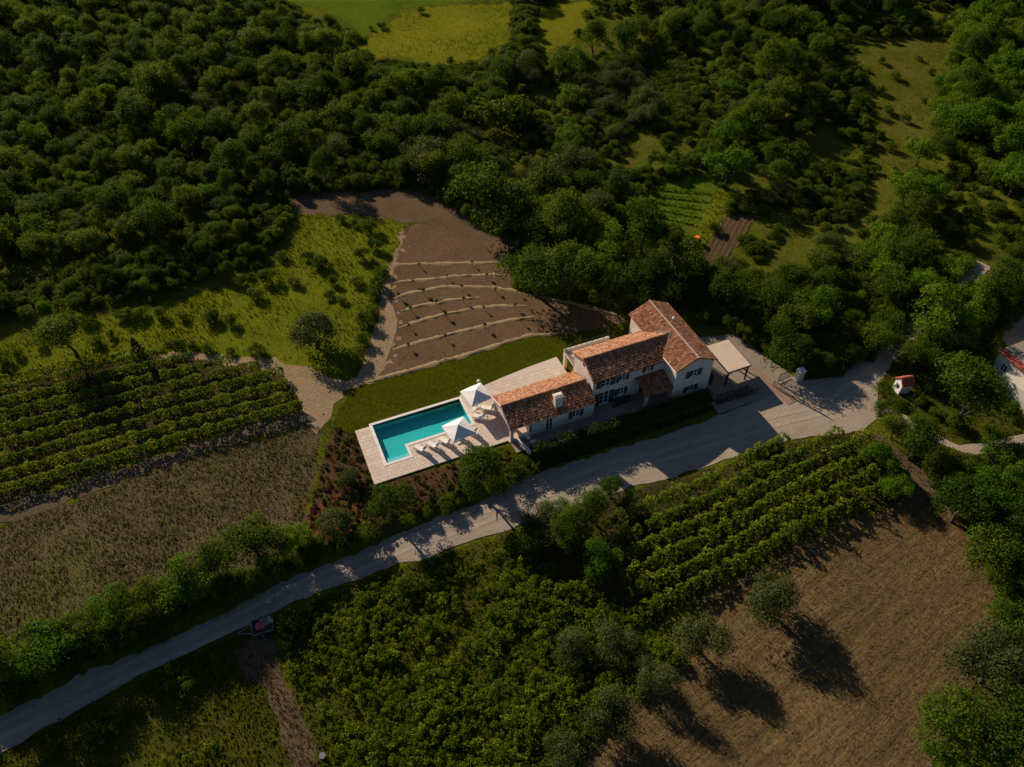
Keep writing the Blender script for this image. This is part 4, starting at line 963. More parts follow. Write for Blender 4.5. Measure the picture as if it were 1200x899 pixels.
base = {'broad': (0, 6), 'bright': (6, 4), 'olive': (10, 3), 'bush': (13, 4)}
X = np.array([t[1] for t in rest]); Y = np.array([t[2] for t in rest])
scatter('woodland', src, X, Y, hgt(X, Y), [t[3] for t in rest], [base[t[0]][0]+rt.randrange(base[t[0]][1]) for t in rest], rng, tilt=.05)
print('trees', len(trees), 'rest', len(rest))
# undergrowth below and between the trees
ux, uy, us = [], [], []
for nm, poly, *_ in WOODS:
    P = W(poly, 1.0); xs = [p[0] for p in P]; ys = [p[1] for p in P]; n = 6000
    X = rng.uniform(max(min(xs), -150), min(max(xs), 150), n); Y = rng.uniform(min(ys), min(max(ys), 240), n); k = inside(P, X, Y)
    for z_ in clear: k &= ~inside(WZ[z_], X, Y)
    k &= ~inside(HOUSE, X, Y); X, Y = X[k], Y[k]; m_ = int(len(X)*(.32 if nm in ('middle', 'right_wood', 'top', 'olive_grove') else .5)); ux.append(X[:m_]); uy.append(Y[:m_])
X = np.concatenate(ux); Y = np.concatenate(uy)
scatter('undergrowth', KIND['bush'], X, Y, hgt(X, Y)-.1, rng.uniform(.5, 1.6, len(X)), rng.integers(0, 4, len(X)), rng)
# overgrown plot below the road: a tangle of old vines and brambles
VB = [crown_mesh('vine_tangle', 200+i, M['leaf_vine'], .9, .55+.12*(i % 3), .3, 18, 520, .17, .24, 1.0, 1.3+.5*(i % 3)) for i in range(7)]
X, Y = sample('overgrown', 1500, .13, -.06, ('bare_patch', 'road_side'))
X2, Y2 = sample('rough_grass', 90, .15, .1, ('bare_patch', 'road_side')); X = np.concatenate([X, X2]); Y = np.concatenate([Y, Y2])
scatter('overgrown_vines', VB, X, Y, hgt(X, Y), np.clip(rng.lognormal(-.75, .5, len(X)), .2, 1.3), rng.integers(0, 7, len(X)), rng)
# low plants in the garden bed
GB = [crown_mesh('bed_plant', 220+i, M['leaf_bush'] if i else M['leaf_red'], 1, .6, .4, 6, 160, .4, .45, .6) for i in range(3)]
X, Y = sample('garden_bed', 420); X2, Y2 = sample('red_patch', 40); X = np.concatenate([X, X2]); Y = np.concatenate([Y, Y2])
scatter('bed_plants', GB, X, Y, hgt(X, Y)+.05, rng.uniform(.14, .36, len(X)), rng.choice(3, len(X), p=[.4, .35, .25]), rng)
# single shrubs in the meadow and along edges
SHR = [('shrub growing in the hillside clearing at upper right', [(1030, 110), (1046, 96), (1040, 130), (1060, 140), (1080, 120), (1030, 160), (1045, 175), (1068, 165), (1026, 200), (1050, 200), (1090, 90), (1075, 75), (1030, 80), (1010, 280), (1000, 300), (1022, 262)]),
       ('dark clump of scrub in the middle of the left meadow', [(360, 300), (372, 312), (392, 330), (385, 345), (400, 350), (420, 330), (315, 325), (425, 300)]),
       ('low dark shrub in the meadow near the soil strip', [(415, 262), (432, 268), (400, 258), (440, 290), (446, 320), (438, 345), (376, 308)]),
       ('low green shrub scattered in the left meadow', [(330, 300), (300, 345), (240, 322), (210, 340), (150, 372), (250, 372), (300, 312), (345, 330), (280, 330), (180, 352)]),
       ('dark shrub in the band of scrub across the meadow', [(140, 372), (165, 371), (190, 370), (215, 372), (245, 374), (270, 376), (205, 408), (225, 404), (245, 408), (270, 412), (300, 414)]),
       ('shrub along the fence side of the dirt track', [(438, 350), (436, 365), (430, 378), (425, 400), (418, 418), (442, 336)]),
       ('dark shrub among the trees left of the meadow', [(20, 412), (45, 402), (110, 402), (130, 392), (5, 420)]),
       ('bush on the verge below the upper road junction', [(1036, 462), (1034, 490), (1060, 500), (1085, 525), (1110, 540), (1066, 508)]),
       ('bush in the rough ground around the chapel', [(1090, 452), (1100, 485), (1075, 470), (1120, 495), (1160, 500), (1185, 480)]),
       ('bush along the right side of the headland track', [(1090, 550), (1115, 575), (1140, 610), (1160, 640), (1175, 680), (1110, 548), (1150, 595)]),
       ('shrub on the roadside bank below the garden bed', [(500, 600), (480, 610), (430, 628), (412, 640), (525, 588), (585, 570), (370, 650)]),
       ('shrub on the slope above the driveway', [(880, 398), (905, 412), (925, 425), (955, 436), (868, 385)]),
       ('dark shrub on the bank left of the road', [(230, 715), (160, 740), (110, 762), (60, 790), (20, 808), (300, 676), (330, 664)]),
       ('tall weed clump on the verge below the road', [(60, 876), (110, 852), (340, 730), (424, 704), (480, 690)]),
       ('shrub among the vegetable plots', [(732, 262), (760, 262), (790, 275), (740, 285), (770, 300), (845, 312), (860, 235), (880, 230), (720, 255)]),
       ('dark bush dotted on the yellow hill field', [(528, 78), (436, 38), (448, 36), (494, 22), (606, 60), (590, 84), (615, 95), (576, 72)])]
for lab, pts in SHR:
    for px, py in pts:
        r = rt.uniform(.7, 1.5); p = at(px, py, .4); plant('bush', p.x, p.y, r, lab, lab.replace('shrub', 'shrubs', 1).replace('bush', 'bushes', 1).replace('clump', 'clumps', 1), rt.uniform(.9, 1.4))
# ------------------------------------------------------------------ vines in rows
def vine_row(a, bpt, label, group, mat, seed, h=1.55, w=.55, gaps=.12, dens=34, zoff=.07, leaf=.3, posts=True, wob=.15, lump=.7, pm_=.18):
    A = at(*a, .8); B = at(*bpt, .8); d = Vector((B.x-A.x, B.y-A.y)); Ln = d.length; d.normalize(); n = Vector((-d.y, d.x))
    rg = np.random.default_rng(seed); N_ = int(Ln*dens); s_ = rg.uniform(0, Ln, N_)
    dens_ = np.array([noise.noise((q*.45, seed*3.1, 0)) for q in s_]); keep = dens_ > -.5+gaps; s_ = s_[keep]; N_ = len(s_)
    bump = np.array([noise.noise((q*.9, seed*1.7, 8)) for q in s_]); sway = np.array([noise.noise((q*.12, seed*2.7, 5)) for q in s_])
    ang = rg.uniform(-.35, math.pi+.35, N_); rad = (1+lump*bump)*rg.uniform(.75, 1.12, N_)
    pl_ = np.abs(np.sin(np.pi*s_/1.5+seed)); rad = rad*(1-.62*pm_+pm_*pl_*(1+.5*bump)); off = np.cos(ang)*w*rad+sway*wob; zz = h*.55+np.sin(ang)*h*.42*rad
    x = A.x+d.x*s_+n.x*off; y = A.y+d.y*s_+n.y*off; z_ = hgt(x, y)+zoff+zz
    Nn = np.stack([n.x*np.cos(ang), n.y*np.cos(ang), np.sin(ang)], 1)+rg.normal(size=(N_, 3))*.55
    tint = .35*(bump*.8+.45)+.25*pl_+.42*rg.uniform(0, 1, N_)
    loc = Vector((A.x, A.y, hz(A.x, A.y)))
    o = empty('vine_row', loc, 0, label, 'vine row', group)
    P = np.stack([x-loc.x, y-loc.y, z_-loc.z], 1)
    link_mesh('foliage', leaf_mesh('foliage', P, Nn, leaf*rg.uniform(.6, 1.5, N_), tint, mat, rg), o)
    st = MB()
    for q in np.arange(.5, Ln, 1.1):
        px, py = A.x+d.x*q, A.y+d.y*q; z0 = hz(px, py)-loc.z; st.bar((px-loc.x, py-loc.y, z0), (px-loc.x+.08, py-loc.y, z0+h*.6), .045, .03, 4)
    e = st.build('vine_stems', M['bark'], o); e['kind'] = 'stuff'
    if posts:
        for q in np.linspace(.2, Ln-.2, max(2, int(Ln/9))):
            pm = MB(); px, py = A.x+d.x*q-loc.x, A.y+d.y*q-loc.y; z0 = hz(px+loc.x, py+loc.y)-loc.z; pm.bar((px, py, z0), (px, py, z0+h*1.12), .05, .045, 5); pm.build('post', M['stone_wall'] if q < 1 else M['bark'], o)
    return o
ORD = ['nearest', 'second nearest', 'third', 'fourth', 'fifth', 'sixth', 'seventh', 'eighth', 'farthest']
LR_ = [((-60, 590), (350, 476)), ((-60, 572), (343, 464)), ((-60, 552), (337, 451)), ((-60, 533), (333, 436)), ((-60, 515), (305, 429)), ((-60, 498), (271, 423)), ((-60, 483), (224, 419)), ((-60, 468), (196, 414)), ((-60, 455), (150, 417))]
for i, (a, c) in enumerate(LR_):
    vine_row(a, c, '%s row of vines in the left vineyard, counted from the dirt track below it' % ORD[i], 'rows of the left vineyard', M['leaf_vine'], 50+i, 1.7, .36, -.1+.03*i, 130, .07, .24)
# lower vineyard: rows run from the lower left to the upper right
va, vb_ = at(826, 690), at(985, 606); vd = (vb_-va).normalized(); vn = Vector((-vd.y, vd.x, 0))
LAB2 = ['bottom row beside the mown field', 'second row up from the mown field', 'third row up from the mown field', 'fourth row up from the mown field', 'fifth row up from the mown field', 'sixth row up from the mown field', 'seventh row up from the mown field', 'top row beside the gravel road']
def clip_row(p0, dirv, poly):
    s_ = np.linspace(-60, 60, 600); k = inside(poly, p0.x+dirv.x*s_, p0.y+dirv.y*s_)
    if not k.any(): return None
    return p0+dirv*float(s_[k].min()), p0+dirv*float(s_[k].max())
VP = W([(690, 650), (720, 600), (800, 562), (905, 524), (960, 516), (1012, 512), (1044, 545), (1064, 572), (985, 612), (830, 694), (762, 728), (735, 700)])
for i in range(8):
    p0 = va.lerp(vb_, .5)+vn*(.55+i*2.05); e = clip_row(p0, vd, VP)
    if not e: continue
    q0 = to_px(e[0].x, e[0].y, .8+float(drop(e[0].x, e[0].y))); q1 = to_px(e[1].x, e[1].y, .8+float(drop(e[1].x, e[1].y)))
    vine_row(q0[:2], q1[:2], '%s of the lower vineyard' % LAB2[i], 'rows of the lower vineyard', M['leaf_vine'], 80+i, 1.9, .58, -.05, 110, .05, .3, False, .35, .85, .55)
patch('lawn_strip', [from_uv(1.9, -1.6), from_uv(1.9, -3.4), from_uv(27.2, -3.6), from_uv(27.2, -1.9), from_uv(22, -1.6)], M['lawn'], .13, .1, world=True)
patch('brick_kerb', [at(*p)[:2] for p in ((877, 433), (886, 430), (934, 470), (924, 475))], M['kerb'], .09, 0, world=True)
# hedges of the villa
def hedge(a, bpt, label, h, w, seed, mat, dens=150, leaf=.17, name='clipped_hedge', z0=0.0):
    A = Vector((*from_uv(*a), 0)); B = Vector((*from_uv(*bpt), 0)); d = (B-A); Ln = d.length; d.normalize(); n = Vector((-d.y, d.x, 0)); rg = np.random.default_rng(seed)
    N_ = int(Ln*dens); s_ = rg.uniform(0, Ln, N_); t = rg.uniform(0, 1, N_); hh = h*(1+.12*np.sin(s_*1.7)+.1*rg.normal(size=N_)); side = rg.integers(0, 3, N_)
    off = np.where(side == 0, -w/2, np.where(side == 1, w/2, (t-.5)*w))*(1+.1*rg.normal(size=N_)); z_ = np.where(side == 2, hh, t*hh)
    nn = np.stack([np.where(side == 2, 0, np.sign(off)*n.x), np.where(side == 2, 0, np.sign(off)*n.y), np.where(side == 2, 1, .3)], 1)+rg.normal(size=(N_, 3))*.45
    P = np.stack([d.x*s_+n.x*off, d.y*s_+n.y*off, z_+.1], 1)
    A.z = z0; o = empty(name, A, 0, label, 'hedge'); link_mesh('foliage', leaf_mesh('foliage', P, nn, leaf*rg.uniform(.6, 1.4, N_), rg.uniform(0, 1, N_), mat, rg), o)
    st = MB()
    for q in np.arange(.3, Ln, .6): st.bar((d.x*q, d.y*q, 0), (d.x*q, d.y*q, h*.8), .03, .02, 4)
    s2 = st.build('stems', M['bark'], o); s2['kind'] = 'stuff'
hedge((2.0, -2.75), (26.8, -2.95), 'tall loose hedge with light tips between the house and the road', 1.8, 1.1, 1, M['leaf_hedge'], 420, .2, z0=-.4)
hedge((2.2, -3.75), (26.6, -3.95), 'dark low planting on the bank at the foot of the tall hedge', .8, 1.1, 2, M['leaf_hedge'], 260, .2, 'bank_planting', z0=-1.1)
hedge((14.6, .75), (17.6, .75), 'short dark planting against the house wall under two windows', .6, .8, 3, M['leaf_hedge'])
hedge((27.2, -3.9), (32.3, -4.1), 'dark low hedge along the driveway front edge', .8, .8, 4, M['leaf_hedge'])
# olive saplings on the terraces
k = 0
for bi, bnk in enumerate(BANKS[:6]):
    P = [Vector(p) for p in W(bnk)]
    for a, c in zip(P[:-1], P[1:]):
        n = max(1, int((c-a).length/4.2))
        for q in range(n):
            p = a.lerp(c, (q+.5)/n); x, y = p.x+rt.uniform(-.4, .4), p.y-.7+rt.uniform(-.3, .3); r = rt.uniform(.22, .38)
            o = empty('olive_sapling', (x, y, hz(x, y)+.1), rt.uniform(0, 6), 'small olive sapling planted along the %s bank of the terraced plot' % ['topmost', 'second', 'third', 'fourth', 'fifth', 'lowest'][bi], 'sapling', 'saplings along the %s bank' % ['topmost', 'second', 'third', 'fourth', 'fifth', 'lowest'][bi])
            t = link_mesh('trunk', TRUNK['olive'][0], o); t.scale = (.5, .5, 1.0); cm = link_mesh('crown', GB[1].copy() if False else GB[1], o); cm.scale = (r, r, r*1.3); cm.location = (0, 0, .5)

# ------------------------------------------------------------------ pool furniture
def parasol(x, y, z, size, rz, label):
    o = empty('parasol', (x, y, z), rz, label, 'parasol', 'white parasols by the pool')
    n = 4; h = 2.25; top = 3.1; mb = MB(); ring = []
    for k in range(n):
        a = 2*math.pi*k/n+math.pi/4; ring.append(Vector((math.cos(a)*size, math.sin(a)*size, h)))
    ap_ = Vector((0, 0, top))
    for k in range(n):
        a, c = ring[k], ring[(k+1) % n]; m1, m2 = a.lerp(ap_, .5)-Vector((0, 0, .05)), c.lerp(ap_, .5)-Vector((0, 0, .05)); mc = (a+c)/2+Vector((0, 0, .05))
        mb.poly([a, mc, (m1+m2)/2-Vector((0, 0, .02)), m1]); mb.poly([mc, c, m2, (m1+m2)/2-Vector((0, 0, .02))]); mb.poly([m1, (m1+m2)/2-Vector((0, 0, .02)), ap_]); mb.poly([(m1+m2)/2-Vector((0, 0, .02)), m2, ap_])
    cn = mb.build('canopy', M['canvas'], o); sm = cn.modifiers.new('thick', 'SOLIDIFY'); sm.thickness = .015
    vb = MB()
    for k in range(n):
        a, c = ring[k]*1.003, ring[(k+1) % n]*1.003; a.z = c.z = h-.005; mc = (a+c)/2+Vector((0, 0, .05)); dz = Vector((0, 0, -.16)); vb.poly([a, mc, mc+dz, a+dz]); vb.poly([mc, c, c+dz, mc+dz])
    vb.build('valance', M['canvas'], cn)
    p = MB(); p.bar((0, 0, 0), (0, 0, top-.05), .035, .03, 8); p.build('pole', M['wood_brown'], o)
    p = MB(); p.box(-.4, .4, -.4, .4, 0, .1); p.build('base', M['stone_wall'], o)
    p = MB(); p.bar((0, 0, top-.03), (0, 0, top+.12), .05, .02, 8); p.build('finial', M['canvas'], o)
    for k in range(n):
        r_ = MB(); r_.bar((0, 0, top-.12), ring[k]*.98-Vector((0, 0, .06)), .018, .014, 4); r_.build('rib', M['wood_brown'], o)
pu = uv(537, 500, 2.9); x, y = from_uv(*pu); parasol(x, y, TZ, 2.12, ROT+R(9), 'white square parasol over the loungers on the near pool side')
pu2 = uv(558, 459, 2.9); x, y = from_uv(*pu2); parasol(x, y, TZ, 2.12, ROT+R(9), 'white square parasol between the pool end and the low wing')
def lounger(u, v, rz, label, first=[None]):
    x, y = from_uv(u, v)
    if first[0] is None:
        o = empty('sun_lounger', (x, y, TZ), ROT+rz, label, 'sun lounger', 'white sun loungers by the pool')
        f = MB(); f.box(-.34, -.28, -1.0, .95, .22, .3); f.box(.28, .34, -1.0, .95, .22, .3); f.box(-.28, .28, -1.0, -.93, .22, .3); f.box(-.28, .28, .88, .95, .22, .3)
        f.build('frame', M['white_paint'], o)
        for sx in (-.31, .31):
            for sy in (-.85, .75): l_ = MB(); l_.box(sx-.03, sx+.03, sy-.03, sy+.03, 0, .22); l_.build('leg', M['white_paint'], o)
        mt = MB(); mt.solid([(-.33, -1.0, .303), (.33, -1.0, .303), (.33, .25, .303), (-.33, .25, .303)], [(-.31, -.98, .42), (.31, -.98, .42), (.31, .25, .42), (-.31, .25, .42)]); mt.build('mattress', M['cushion'], o)
        bk = MB(); bk.solid([(-.33, .25, .31), (.33, .25, .31), (.33, .72, 1.0), (-.33, .72, 1.0)], [(-.31, .16, .43), (.31, .16, .43), (.31, .61, 1.06), (-.31, .61, 1.06)]); bk.build('backrest', M['cushion'], o)
        pl = MB(); pl.solid([(-.26, .44, .84), (.26, .44, .84), (.26, .6, 1.1), (-.26, .6, 1.1)], [(-.24, .36, .9), (.24, .36, .9), (.24, .52, 1.16), (-.24, .52, 1.16)]); pl.build('pillow', M['canvas'], o)
        first[0] = o
    else:
        o = copy_tree(first[0]); o.location = (x, y, TZ); o.rotation_euler = (0, 0, ROT+rz); o['label'] = label
BEDS = [((494, 527), -146, 'sun lounger nearest the pool step corner, left end of the near row'), ((509, 523), -146, 'second sun lounger from the step corner on the near pool side'), ((523, 518), -146, 'sun lounger tucked under the left side of the near parasol'), ((541, 513), -146, 'sun lounger mostly hidden under the right side of the near parasol'), ((553, 506), -146, 'sun lounger at the right end of the near pool row'), ((563, 489), -128, 'sun lounger on the open terrace below the far parasol'), ((573, 479), -128, 'sun lounger half under the far parasol, nearest the porch of the low wing')]
for (px, py), rz, lab in BEDS:
    u, v = uv(px, py, .4); lounger(u, v, R(rz), lab)
def side_table(u, v, label):
    x, y = from_uv(u, v); o = empty('side_table', (x, y, TZ), ROT, label, 'side table')
    t = MB(); t.bar((0, 0, .42), (0, 0, .46), .28, .28, 12); t.build('table_top', M['white_paint'], o); t = MB(); t.bar((0, 0, 0), (0, 0, .42), .04); t.build('leg', M['white_paint'], o); t = MB(); t.bar((0, 0, 0), (0, 0, .03), .18, .18, 10); t.build('foot', M['white_paint'], o)
u, v = uv(555, 480, .3); side_table(u, v, 'small round white table beside the far parasol')
def chair(px, py, rz, label):
    u, v = uv(px, py, .4); x, y = from_uv(u, v); o = empty('garden_chair', (x, y, .16), ROT+R(rz), label, 'chair', 'white garden chairs in front of the low wing')
    s_ = MB(); s_.box(-.24, .24, -.24, .24, .42, .47); s_.build('seat', M['white_paint'], o); s_ = MB(); s_.box(-.24, .24, .2, .24, .471, .95); s_.build('backrest', M['white_paint'], o)
    for a in (-.21, .21):
        for c in (-.21, .21): s_ = MB(); s_.box(a-.02, a+.02, c-.02, c+.02, 0, .419); s_.build('leg', M['white_paint'], o)
chair(619, 514, 20, 'white garden chair beside the wall under the low wing eave'); chair(624, 519, -140, 'white garden chair standing a step out from the low wing wall')
gw_ = empty('garden_wall', (ORG.x, ORG.y, 0), ROT, 'short pale garden wall running out from the left corner of the low wing', 'wall'); q_ = MB(); q_.solid([(1.2, .1, 0), (1.45, .1, 0), (2.1, -2.4, 0), (1.85, -2.4, 0)], [(1.2, .1, .62), (1.45, .1, .62), (2.1, -2.4, .42), (1.85, -2.4, .42)]); q_.build('masonry', M['stone_wall'], gw_); q_ = MB(); q_.solid([(1.17, .1, .623), (1.48, .1, .623), (2.13, -2.43, .423), (1.82, -2.43, .423)], [(1.17, .1, .68), (1.48, .1, .68), (2.13, -2.43, .48), (1.82, -2.43, .48)]); q_.build('coping', M['coping'], gw_)
lb = from_uv(*uv(561, 448, .2)); gb_ = MB()
bm = bmesh.new(); bmesh.ops.create_icosphere(bm, subdivisions=2, radius=.26); me = bpy.data.meshes.new('garden_globe'); bm.to_mesh(me); bm.free(); me.materials.append(M['white_paint']); me.shade_smooth()
gl_ = empty('garden_globe', (lb[0], lb[1], .06), 0, 'small white globe lamp on the lawn near the far parasol', 'garden lamp'); g = link_mesh('globe', me, gl_); g.location = (0, 0, .3); t = MB(); t.bar((0, 0, 0), (0, 0, .1), .12, .1, 8); t.build('base', M['metal_dark'], gl_)

# ------------------------------------------------------------------ gate, kerb, chapel, right hand house
def post_pair():
    p = at(935, 445); o = empty('gate_pillar', (p.x, p.y, .1), ROT, 'pale square stone gate pillar at the road end of the driveway', 'pillar')
    m_ = MB(); m_.box(-.45, .45, -.35, .35, -.2, 1.6); m_.build('shaft', M['stone_wall'], o); m_ = MB(); m_.box(-.52, .52, -.42, .42, 1.6, 1.72); m_.build('cap', M['coping'], o)
post_pair()
def bar_gate(a, bpt, h, label, step=.16):
    A, B = at(*a), at(*bpt); d = (B-A); Ln = d.length; o = empty('metal_gate', (A.x, A.y, .12), math.atan2(d.y, d.x), label, 'gate')
    f = MB(); f.box(0, Ln, -.03, .03, .1, .16); f.box(0, Ln, -.03, .03, h-.06, h); f.box(0, .06, -.03, .03, .16, h-.06); f.box(Ln-.06, Ln, -.03, .03, .16, h-.06); f.build('frame', M['metal_dark'], o)
    bar = None
    for q in np.arange(.14, Ln-.1, step):
        if bar is None: m_ = MB(); m_.box(-.012, .012, -.012, .012, .161, h-.061); bar = m_.build('bar', M['metal_dark'], o); b_ = bar
        else: b_ = bar.copy(); col.objects.link(b_); b_.parent = o
        b_.location = (float(q), 0, 0)
bar_gate((911, 449), (925, 443), 1.5, 'dark metal gate leaf standing open beside the stone pillar')
bar_gate((905, 453), (962, 484), .9, 'long low dark sliding gate rail crossing from driveway to road')
bar_gate((838, 478), (888, 461), .9, 'dark railing along the front of the driveway below the carport')
def chapel():
    p = at(1058, 452, .8); o = empty('wayside_chapel', (p.x, p.y, hz(p.x, p.y)), R(12), 'tiny white wayside chapel with red tiled roof beside the junction', 'chapel')
    w = MB(); L2, W2, H2 = .8, .68, 1.55
    w.box(-L2, L2, -W2, -W2+.15, 0, H2); w.box(-L2, L2, W2-.15, W2, 0, H2); w.box(L2-.15, L2, -W2+.15, W2-.15, 0, H2)
    w.box(-L2, -L2+.15, -W2+.15, -.34, 0, H2); w.box(-L2, -L2+.15, .34, W2-.15, 0, H2); w.box(-L2, -L2+.15, -.34, .34, 1.3, H2); w.box(-L2, -L2+.15, -.34, .34, 0, .5)
    for x_ in (-L2, L2-.15): w.solid([(x_, -W2, H2+.003), (x_, W2, H2+.003), (x_, 0, H2+.75)], [(x_+.15, -W2, H2+.003), (x_+.15, W2, H2+.003), (x_+.15, 0, H2+.75)])
    w.build('wall', M['white_paint'], o)
    al = MB(); al.box(.2, .6, -.4, .4, 0, .7); al.build('altar', M['stone_wall'], o)
    r_ = MB()
    for sg in (-1, 1): r_.solid([(-L2-.1, sg*(W2+.15), H2-.05), (L2+.1, sg*(W2+.15), H2-.05), (L2+.1, 0, H2+.8), (-L2-.1, 0, H2+.8)], [(-L2-.1, sg*(W2+.15), H2+.05), (L2+.1, sg*(W2+.15), H2+.05), (L2+.1, 0, H2+.9), (-L2-.1, 0, H2+.9)])
    ro = r_.build('roof', M['red'], o)
    for sg in (-1, 1): tile_roof((-L2-.1, sg*(W2+.15), H2+.06), (L2+.1, sg*(W2+.15), H2+.06), (-L2-.1, 0, H2+.91), (L2+.1, 0, H2+.91), M['tiles_red'], ro, 55+sg)
chapel()
def right_house():
    A, B = at(1160, 432), at(1214, 478); d = (B-A).normalized(); ang = math.atan2(d.y, d.x)
    o = empty('right_house', (A.x, A.y, hz(A.x, A.y)), ang, 'pale grey house with red tiled eave cut off by the right edge', 'house')
    w = MB(); wall_panel(w, (0, 0), (9, 0), -.3, 3.3, [(1.0, 1.9, 1.1, 2.2), (5, 5.9, 1.1, 2.2)]); w.box(0, .25, .003, 8, -.3, 3.3); w.box(8.75, 9, .003, 8, -.3, 3.3); w.box(.25, 8.75, 7.75, 8, -.3, 3.3); w.build('wall', M['stone_wall'], o)
    for u in (1.45, 5.45): window(o, u, 0, 1.1, .9, 1.1)
    an = MB(); an.box(2.6, 9, -1.7, -.003, -.3, 2.3); an.build('annexe', M['stone_wall'], o)
    r_ = MB(); r_.solid([(-.3, -.3, 3.25), (9.3, -.3, 3.25), (9.3, 8.3, 3.9), (-.3, 8.3, 3.9)], [(-.3, -.3, 3.4), (9.3, -.3, 3.4), (9.3, 8.3, 4.05), (-.3, 8.3, 4.05)]); ro = r_.build('roof', M['drive'], o)
    tile_roof((-.35, -.4, 3.42), (9.3, -.4, 3.42), (-.35, .7, 3.52), (9.3, .7, 3.52), M['tiles_red'], ro, 66, .3, .5)
right_house()
# ------------------------------------------------------------------ trailer, garden machine and small things
def trailer():
    A, B = at(286, 741, .4), at(320, 731, .4); d = B-A; o = empty('flatbed_trailer', (A.x, A.y, hz(A.x, A.y)+.1), math.atan2(d.y, d.x), 'small grey flatbed trailer parked on the verge below the road', 'trailer'); Ln = d.length
    m_ = MB(); m_.box(.9, Ln, -.75, .75, .5, .58); m_.build('bed', M['wood_dark'], o)
    m_ = MB(); m_.box(.84, Ln, .753, .8, .45, .78); m_.box(.84, Ln, -.8, -.753, .45, .62); m_.box(.84, .897, -.75, .75, .45, .95); m_.box(Ln+.003, Ln+.05, -.75, .75, .45, .75); m_.build('side_rail', M['metal_grey'], o)
    m_ = MB(); m_.box(Ln-1.2, Ln-.05, -.1, .7, .583, .8); m_.build('cover_sheet', M['metal_grey'], o)
    m_ = MB(); m_.bar((.84, .5, .5), (-.6, 0, .45), .05); m_.bar((.84, -.5, .5), (-.6, 0, .45), .05); m_.build('drawbar', M['metal_grey'], o)
    for sy in (-.9, .9):
        m_ = MB(); m_.bar((Ln*.62, sy-.09, .32), (Ln*.62, sy+.09, .32), .32, .32, 14); wh = m_.build('wheel', M['rubber'], o); m_ = MB(); m_.bar((Ln*.62, sy-.1, .32), (Ln*.62, sy+.1, .32), .16, .16, 10); m_.build('rim', M['metal_grey'], wh)
    p = MB(); rn = random.Random(2)
    q = empty('pink_bundle', (A.x+d.x*.6, A.y+d.y*.6, hz(A.x, A.y)+.69), .5, 'pinkish red bundle of cloth lying on the trailer bed', 'bundle')
    bm = bmesh.new(); bmesh.ops.create_icosphere(bm, subdivisions=3, radius=.42)
    for v_ in bm.verts: v_.co *= 1+.35*noise.noise(v_.co*3.1); v_.co.z *= .45; v_.co.x *= 1.3
    me = bpy.data.meshes.new('cloth'); bm.to_mesh(me); bm.free(); me.materials.append(M['pink']); c_ = link_mesh('cloth', me, q); c_.location = (0, 0, .12)
    s_ = MB(); s_.bar((-.1, -.5, .2), (-.1, .5, .2), .05); s_.build('strap', M['rubber'], q)
trailer()
def tiller():
    p = at(817, 279, .5); o = empty('garden_tiller', (p.x, p.y, hz(p.x, p.y)+.1), pw, 'small orange garden machine at the corner of the ploughed plot', 'garden machine')
    m_ = MB(); m_.solid([(-.7, -.45, .45), (.7, -.45, .45), (.7, .45, .45), (-.7, .45, .45)], [(-.45, -.35, 1.2), (.5, -.35, 1.05), (.5, .35, 1.05), (-.45, .35, 1.2)]); m_.build('engine_cover', M['orange'], o)
    for sy in (-.55, .55): m_ = MB(); m_.bar((0, sy-.1, .38), (0, sy+.1, .38), .38, .38, 12); m_.build('wheel', M['rubber'], o)
    m_ = MB(); m_.bar((-.5, -.25, .9), (-1.5, -.35, 1.2), .035); m_.bar((-.5, .25, .9), (-1.5, .35, 1.2), .035); m_.build('handlebar', M['metal_grey'], o)
    p = at(808, 282, .2); o = empty('white_sheet', (p.x, p.y, hz(p.x, p.y)+.12), .4, 'crumpled white plastic sheet beside the orange machine', 'plastic sheet')
    bm = bmesh.new(); bmesh.ops.create_grid(bm, x_segments=9, y_segments=7, size=.8)
    for v_ in bm.verts: v_.co.z = .22+.25*noise.noise((v_.co.x*2.4, v_.co.y*2.4, 3)); v_.co.y *= .7
    me = bpy.data.meshes.new('sheet'); bm.to_mesh(me); bm.free(); me.materials.append(M['canvas']); s_ = link_mesh('sheet', me, o); s_.modifiers.new('thick', 'SOLIDIFY').thickness = .01
tiller()
def bucket(px, py, label):
    p = at(px, py, .2); o = empty('bucket', (p.x, p.y, hz(p.x, p.y)+.1), 0, label, 'bucket'); m_ = MB(); m_.bar((0, 0, 0), (0, 0, .45), .2, .27, 12); m_.build('body', M['white_paint'], o); m_ = MB(); m_.bar((0, 0, .45), (0, 0, .48), .29, .29, 12); m_.build('rim', M['metal_grey'], o)
bucket(378, 886, 'white bucket on the bare ground at the bottom of the photo'); bucket(858, 238, 'small white bucket between the grass strip and the trees above the ploughed plot')
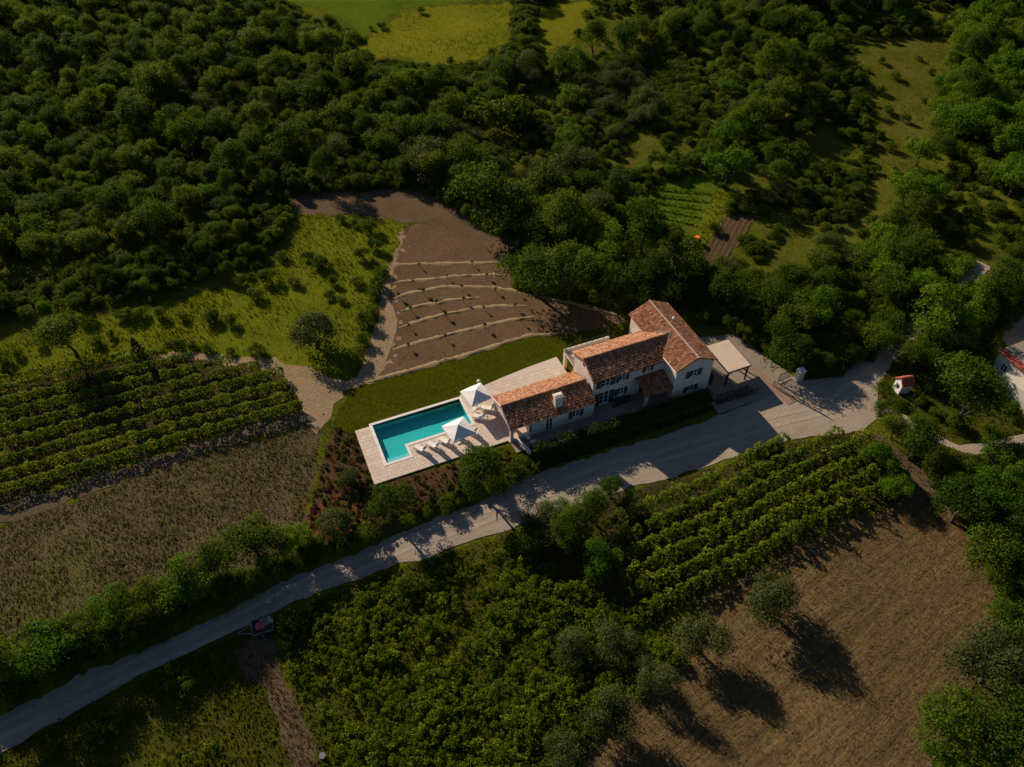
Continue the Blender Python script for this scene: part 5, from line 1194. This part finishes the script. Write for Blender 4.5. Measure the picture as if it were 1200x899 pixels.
# furrow rows in the vegetable plot
r0, r1 = (742, 246), (818, 262)
for i in range(5):
    a = (752+i*4, 247-i*6.5); c = (812+i*5, 259-i*8); A, B = at(*a), at(*c); ln = (B-A); L_ = ln.length; rg = np.random.default_rng(400+i); n = int(L_*30); s_ = rg.uniform(0, L_, n); ln.normalize()
    P = np.stack([ln.x*s_+rg.normal(0, .18, n), ln.y*s_+rg.normal(0, .18, n), rg.uniform(.05, .5, n)], 1)
    o = empty('crop_row', (A.x, A.y, hz(A.x, A.y)+.08), 0, '%s row of vegetables in the kitchen garden plot, counted from the lower edge' % ORD[i], 'crop row', 'vegetable rows'); link_mesh('foliage', leaf_mesh('foliage', P, rg.normal(size=(n, 3))+np.array([0, 0, 1]), rg.uniform(.2, .4, n), rg.uniform(0, 1, n), M['leaf_bright'], rg), o)
# lumpy grass ridges in the green kitchen plot and rubble by the track
mb = MB(); X, Y = sample('track', 90)
for x, y in zip(X, Y):
    r = rt.uniform(.04, .1); z0 = hz(x, y)+.06; mb.solid([(x-r, y-r*.8, z0), (x+r, y-r, z0), (x+r*.8, y+r, z0), (x-r, y+r*.9, z0)], [(x-r*.5, y-r*.5, z0+r), (x+r*.6, y-r*.5, z0+r*.8), (x+r*.5, y+r*.5, z0+r), (x-r*.6, y+r*.4, z0+r*.9)], rt.random()+.01)
tag(mb.build('rubble_stones', M['stones']), kind='stuff')

# look-alikes that still share a label are told apart by their order from the left
byl = {}
for o in scene.objects:
    if o.parent is None and o.get('label') and o.get('category'): byl.setdefault(o['label'], []).append(o)
NTH = ['leftmost', 'second', 'third', 'fourth', 'fifth', 'sixth', 'seventh', 'eighth', 'ninth', 'tenth', 'eleventh', 'twelfth', 'thirteenth', 'fourteenth', 'fifteenth', 'sixteenth', 'seventeenth', 'eighteenth']
for lab, os_ in byl.items():
    if len(os_) < 2: continue
    os_.sort(key=lambda q: to_px(q.location.x, q.location.y, q.location.z)[0])
    for i, o in enumerate(os_):
        if i < len(NTH) and len(lab.split()) <= 13: o['label'] = lab+(', leftmost one' if i == 0 else ', %s from left' % NTH[i])
